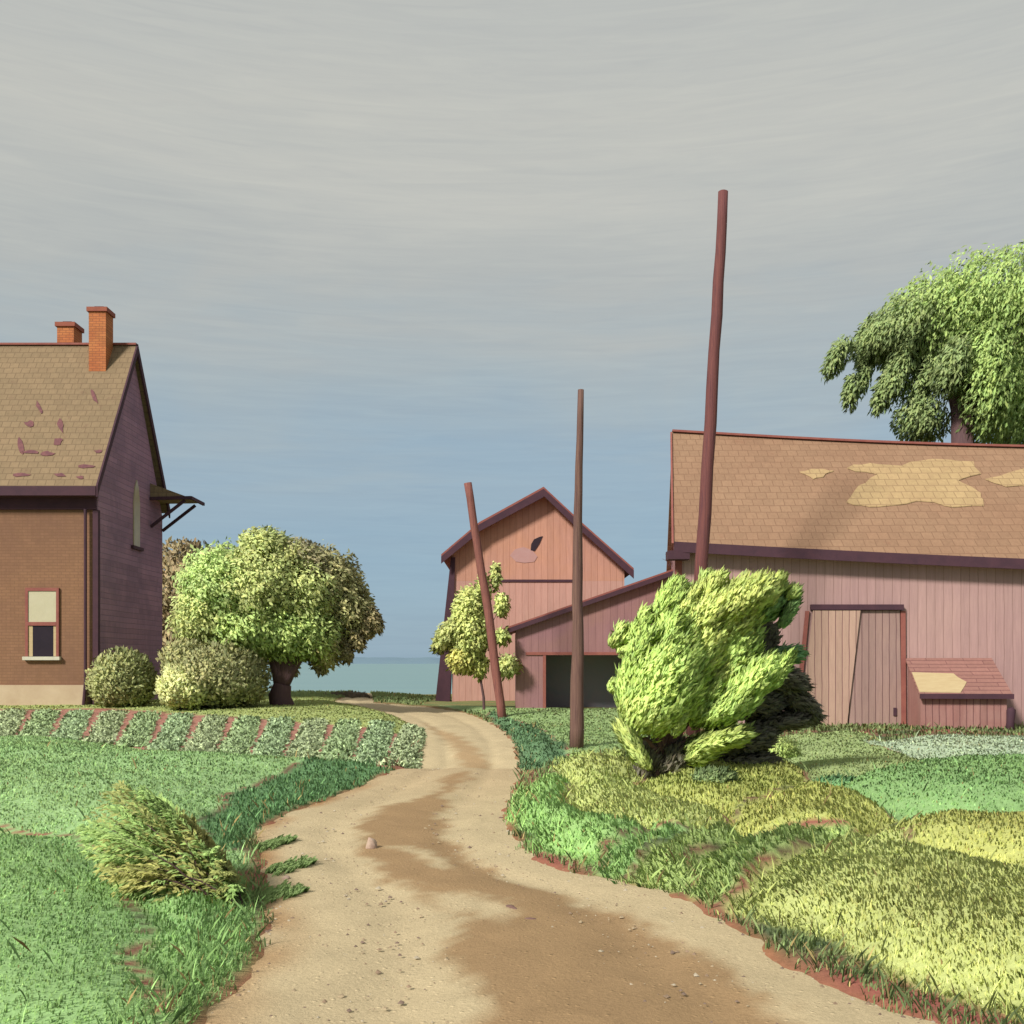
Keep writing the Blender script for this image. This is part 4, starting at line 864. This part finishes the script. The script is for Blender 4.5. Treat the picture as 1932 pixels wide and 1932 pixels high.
tuft([(505, 1645), (592, 1632)], '#8fae62', 82, 'narrow grass tuft in the left road edge, middle of three')
tuft([(440, 1700), (578, 1686)], '#8fae62', 83, 'longest grass tuft at the left road edge, nearest of three')

# crop rows
for k in range(17):
    u = k/16; xb = -260+u*1010
    yb = 1404+max(0, u-.38)*82; yt = 1347+max(0, u-.4)*48
    a = G(xb, yb); b = G(xb+34, yt); ln = np.hypot(*(b-a)); r = np.random.default_rng(200+k)
    n = int(2300*ln/4); uu = r.random(n); off = np.clip(r.normal(size=n)*.145, -.24, .24)
    x = a[0]+(b[0]-a[0])*uu+off; y = a[1]+(b[1]-a[1])*uu+r.normal(size=n)*.08
    lump = .5+.5*np.sin(uu*ln*2*math.pi/.45+k)
    z = Hfull(x, y)+np.clip(.085-off*off*.7, .015, 1)*(.75+.25*lump)*(.5+.6*r.random(n))*.5
    d = r.normal(size=(n, 3)); d[:, 2] = np.abs(d[:, 2])*.6; d /= np.linalg.norm(d, axis=1)[:, None]; s2 = np.cross(d, r.normal(size=(n, 3))); s2 /= np.linalg.norm(s2, axis=1)[:, None]
    p = np.c_[x, y, z]; Ls, Ws = .10, .06
    V = np.stack([p, p+d*Ls*.5+s2*Ws*.5, p+d*Ls, p+d*Ls*.5-s2*Ws*.5], 1).reshape(-1, 3)
    c_ = np.array(L(['#9ab585', '#a3b486', '#9ab47e'][k % 3], KG)[:3])*1.22; cc = np.repeat(c_*(.85+.3*r.random(n))[:, None], 4, 0)
    nn_ = np.c_[off*1.6, np.zeros(n), np.ones(n)]+r.normal(size=(n, 3))*.3; nn_ /= np.linalg.norm(nn_, axis=1)[:, None]
    ords = ['nearest the road', 'second', 'third', 'fourth', 'fifth', 'sixth', 'seventh', 'eighth', 'ninth', 'tenth', 'eleventh', 'twelfth', 'thirteenth', 'fourteenth', 'fifteenth', 'sixteenth', 'seventeenth', 'eighteenth', 'nineteenth']
    tag(mesh('crop_row', V, np.arange(n*4).reshape(-1, 4), M['leaf'], loc=(a[0], a[1], 0), cols=cc, nrm=np.repeat(nn_, 4, 0)), 'low blue green vegetable row behind the lawn, '+(ords[16-k]+(' one counted from the road' if k < 16 else '')), 'crop row', 'vegetable rows behind the left lawn')

# gravel and tall stems
r = np.random.default_rng(91); n = 3000
k = r.integers(0, len(le), n*3); u = np.where(r.random(n*3) < .55, r.random(n*3)**3*.5, r.random(n*3)); u = np.where(r.random(n*3) < .5, u, 1-u)
x = le[k, 0]*(1-u)+re_[k, 0]*u+r.normal(size=n*3)*.03; y = le[k, 1]*(1-u)+re_[k, 1]*u+r.normal(size=n*3)*.03
kp = (y > 3.8) & (y < 15) & (r.random(n*3) < 6/y); x, y = x[kp][:n], y[kp][:n]; n = len(x)
oc = np.array([(1, 0, 0), (0, 1, 0), (-1, 0, 0), (0, -1, 0), (.2, .1, .7)]); ft = np.array([(0, 1, 4), (1, 2, 4), (2, 3, 4), (3, 0, 4)])
sz = .006+.016*r.random(n)**4; an = r.random(n)*6.28; pv = oc[None]*(.7+.6*r.random((n, 5, 1)))*sz[:, None, None]
V = np.stack([pv[..., 0]*np.cos(an)[:, None]-pv[..., 1]*np.sin(an)[:, None]+x[:, None], pv[..., 0]*np.sin(an)[:, None]+pv[..., 1]*np.cos(an)[:, None]+y[:, None], pv[..., 2]+Bt(x, y)[:, None]+.006], -1).reshape(-1, 3)
gc = np.array([L('#cdb590')[:3], L('#b2967a')[:3], L('#9a8272')[:3], L('#d8c8ac')[:3]])[r.integers(0, 4, n)]
tag(mesh('gravel', V, (ft[None]+5*np.arange(n)[:, None, None]).reshape(-1, 3), M['road'], cols=np.repeat(gc, 5, 0)), 'scattered small gravel on the sandy road', 'gravel', kind='stuff')
r = np.random.default_rng(92); n = 60000
y = 4.2*(26/4.2)**r.random(n); x = (r.random(n)*2-1)*(.58*y+1); z, rd, dm, ix, ed = Hfull(x, y, True)
kp = (rd > .0) & (((rd < .35) & (r.random(n) < .5)) | ((ed < .22) & (x > -.5) & (r.random(n) < .22)) | (r.random(n) < .03)) & ~((x < -2) & (y > 18))
x, y, z, ix = x[kp], y[kp], z[kp], ix[kp]; n = len(x); h = (.05+.11*r.random(n)**2)*(y/7)**.2; a = r.random(n)*6.28; ln_ = .2+.5*r.random(n); w_ = .004*(y/6)**.9
p = np.c_[x, y, z-.01]; o = np.c_[np.cos(a+1.57), np.sin(a+1.57), 0*a]*w_[:, None]; d_ = np.c_[np.cos(a)*ln_, np.sin(a)*ln_, np.ones(n)]*h[:, None]
V = np.stack([p-o, p+o, p+d_*.6+o*.7+np.array((0, 0, .0)), p+d_*np.array((1.4, 1.4, 1)), p+d_*.6-o*.7], 1).reshape(-1, 3)
cb = np.where((r.random(n) < .12)[:, None], np.array(L('#c2ad74')[:3]), np.where((ix >= 0)[:, None], regc[ix], np.array(L('#84995a', KG)[:3])))*(.75+.4*r.random(n))[:, None]
nn_ = tnorm(x, y)+r.normal(size=(n, 3))*.25; nn_ /= np.linalg.norm(nn_, axis=1)[:, None]; b = np.arange(n)*5
tag(mesh('tall_grass', V, np.c_[b, b+1, b+2, b+3, b+4], M['grass'], cols=np.repeat(cb, 5, 0), nrm=np.repeat(nn_, 5, 0)), 'longer grass stems along the road edges and mound seams', 'grass', kind='stuff')
# stones on the road
def stone(dx, dy, r_, mat, label, seed, sc=(1, 1, .7)):
    g = G(dx, dy); r = np.random.default_rng(seed); import bmesh
    bm = bmesh.new(); bmesh.ops.create_icosphere(bm, subdivisions=3, radius=r_)
    k = r.normal(size=(6, 3)); k /= np.linalg.norm(k, axis=1)[:, None]
    for v in bm.verts:
        d = np.array(v.co)/r_
        q = min(1, *[(.72+.1*i/6)/max(.01, d@k[i]) if d@k[i] > .7 else 1 for i in range(6)])
        q *= 1+.04*math.sin(9*d[0]+5*d[1]+seed); v.co = (d[0]*r_*q*sc[0], d[1]*r_*q*sc[1], d[2]*r_*q*sc[2])
    me = bpy.data.meshes.new('stone'); bm.to_mesh(me); bm.free(); me.materials.append(mat)
    o = bpy.data.objects.new('stone', me); C.objects.link(o); o.location = (g[0], g[1], float(Bt(g[0], g[1]))+r_*sc[2]*.35); o.rotation_euler.z = seed
    tag(o, label, 'stone', 'loose stones on the road')
stone(700, 1605, .075, M['stone'], 'pale pinkish pointed stone in the middle of the near road', 1, (.8, .7, 1.2))
stone(965, 1718, .05, M['stone_dark'], 'flat brown stone on the worn brown part of the road', 2, (1.7, .8, .5))
stone(1000, 1738, .035, M['stone_dark'], 'small brown stone just right of the flat brown stone', 3, (1.4, .8, .5))
stone(945, 1545, .03, M['stone_dark'], 'small stone at the right road edge below the crest', 4, (1.3, .8, .6))
stone(540, 1660, .035, M['stone'], 'little pale stone at the left road edge between grass tufts', 5)
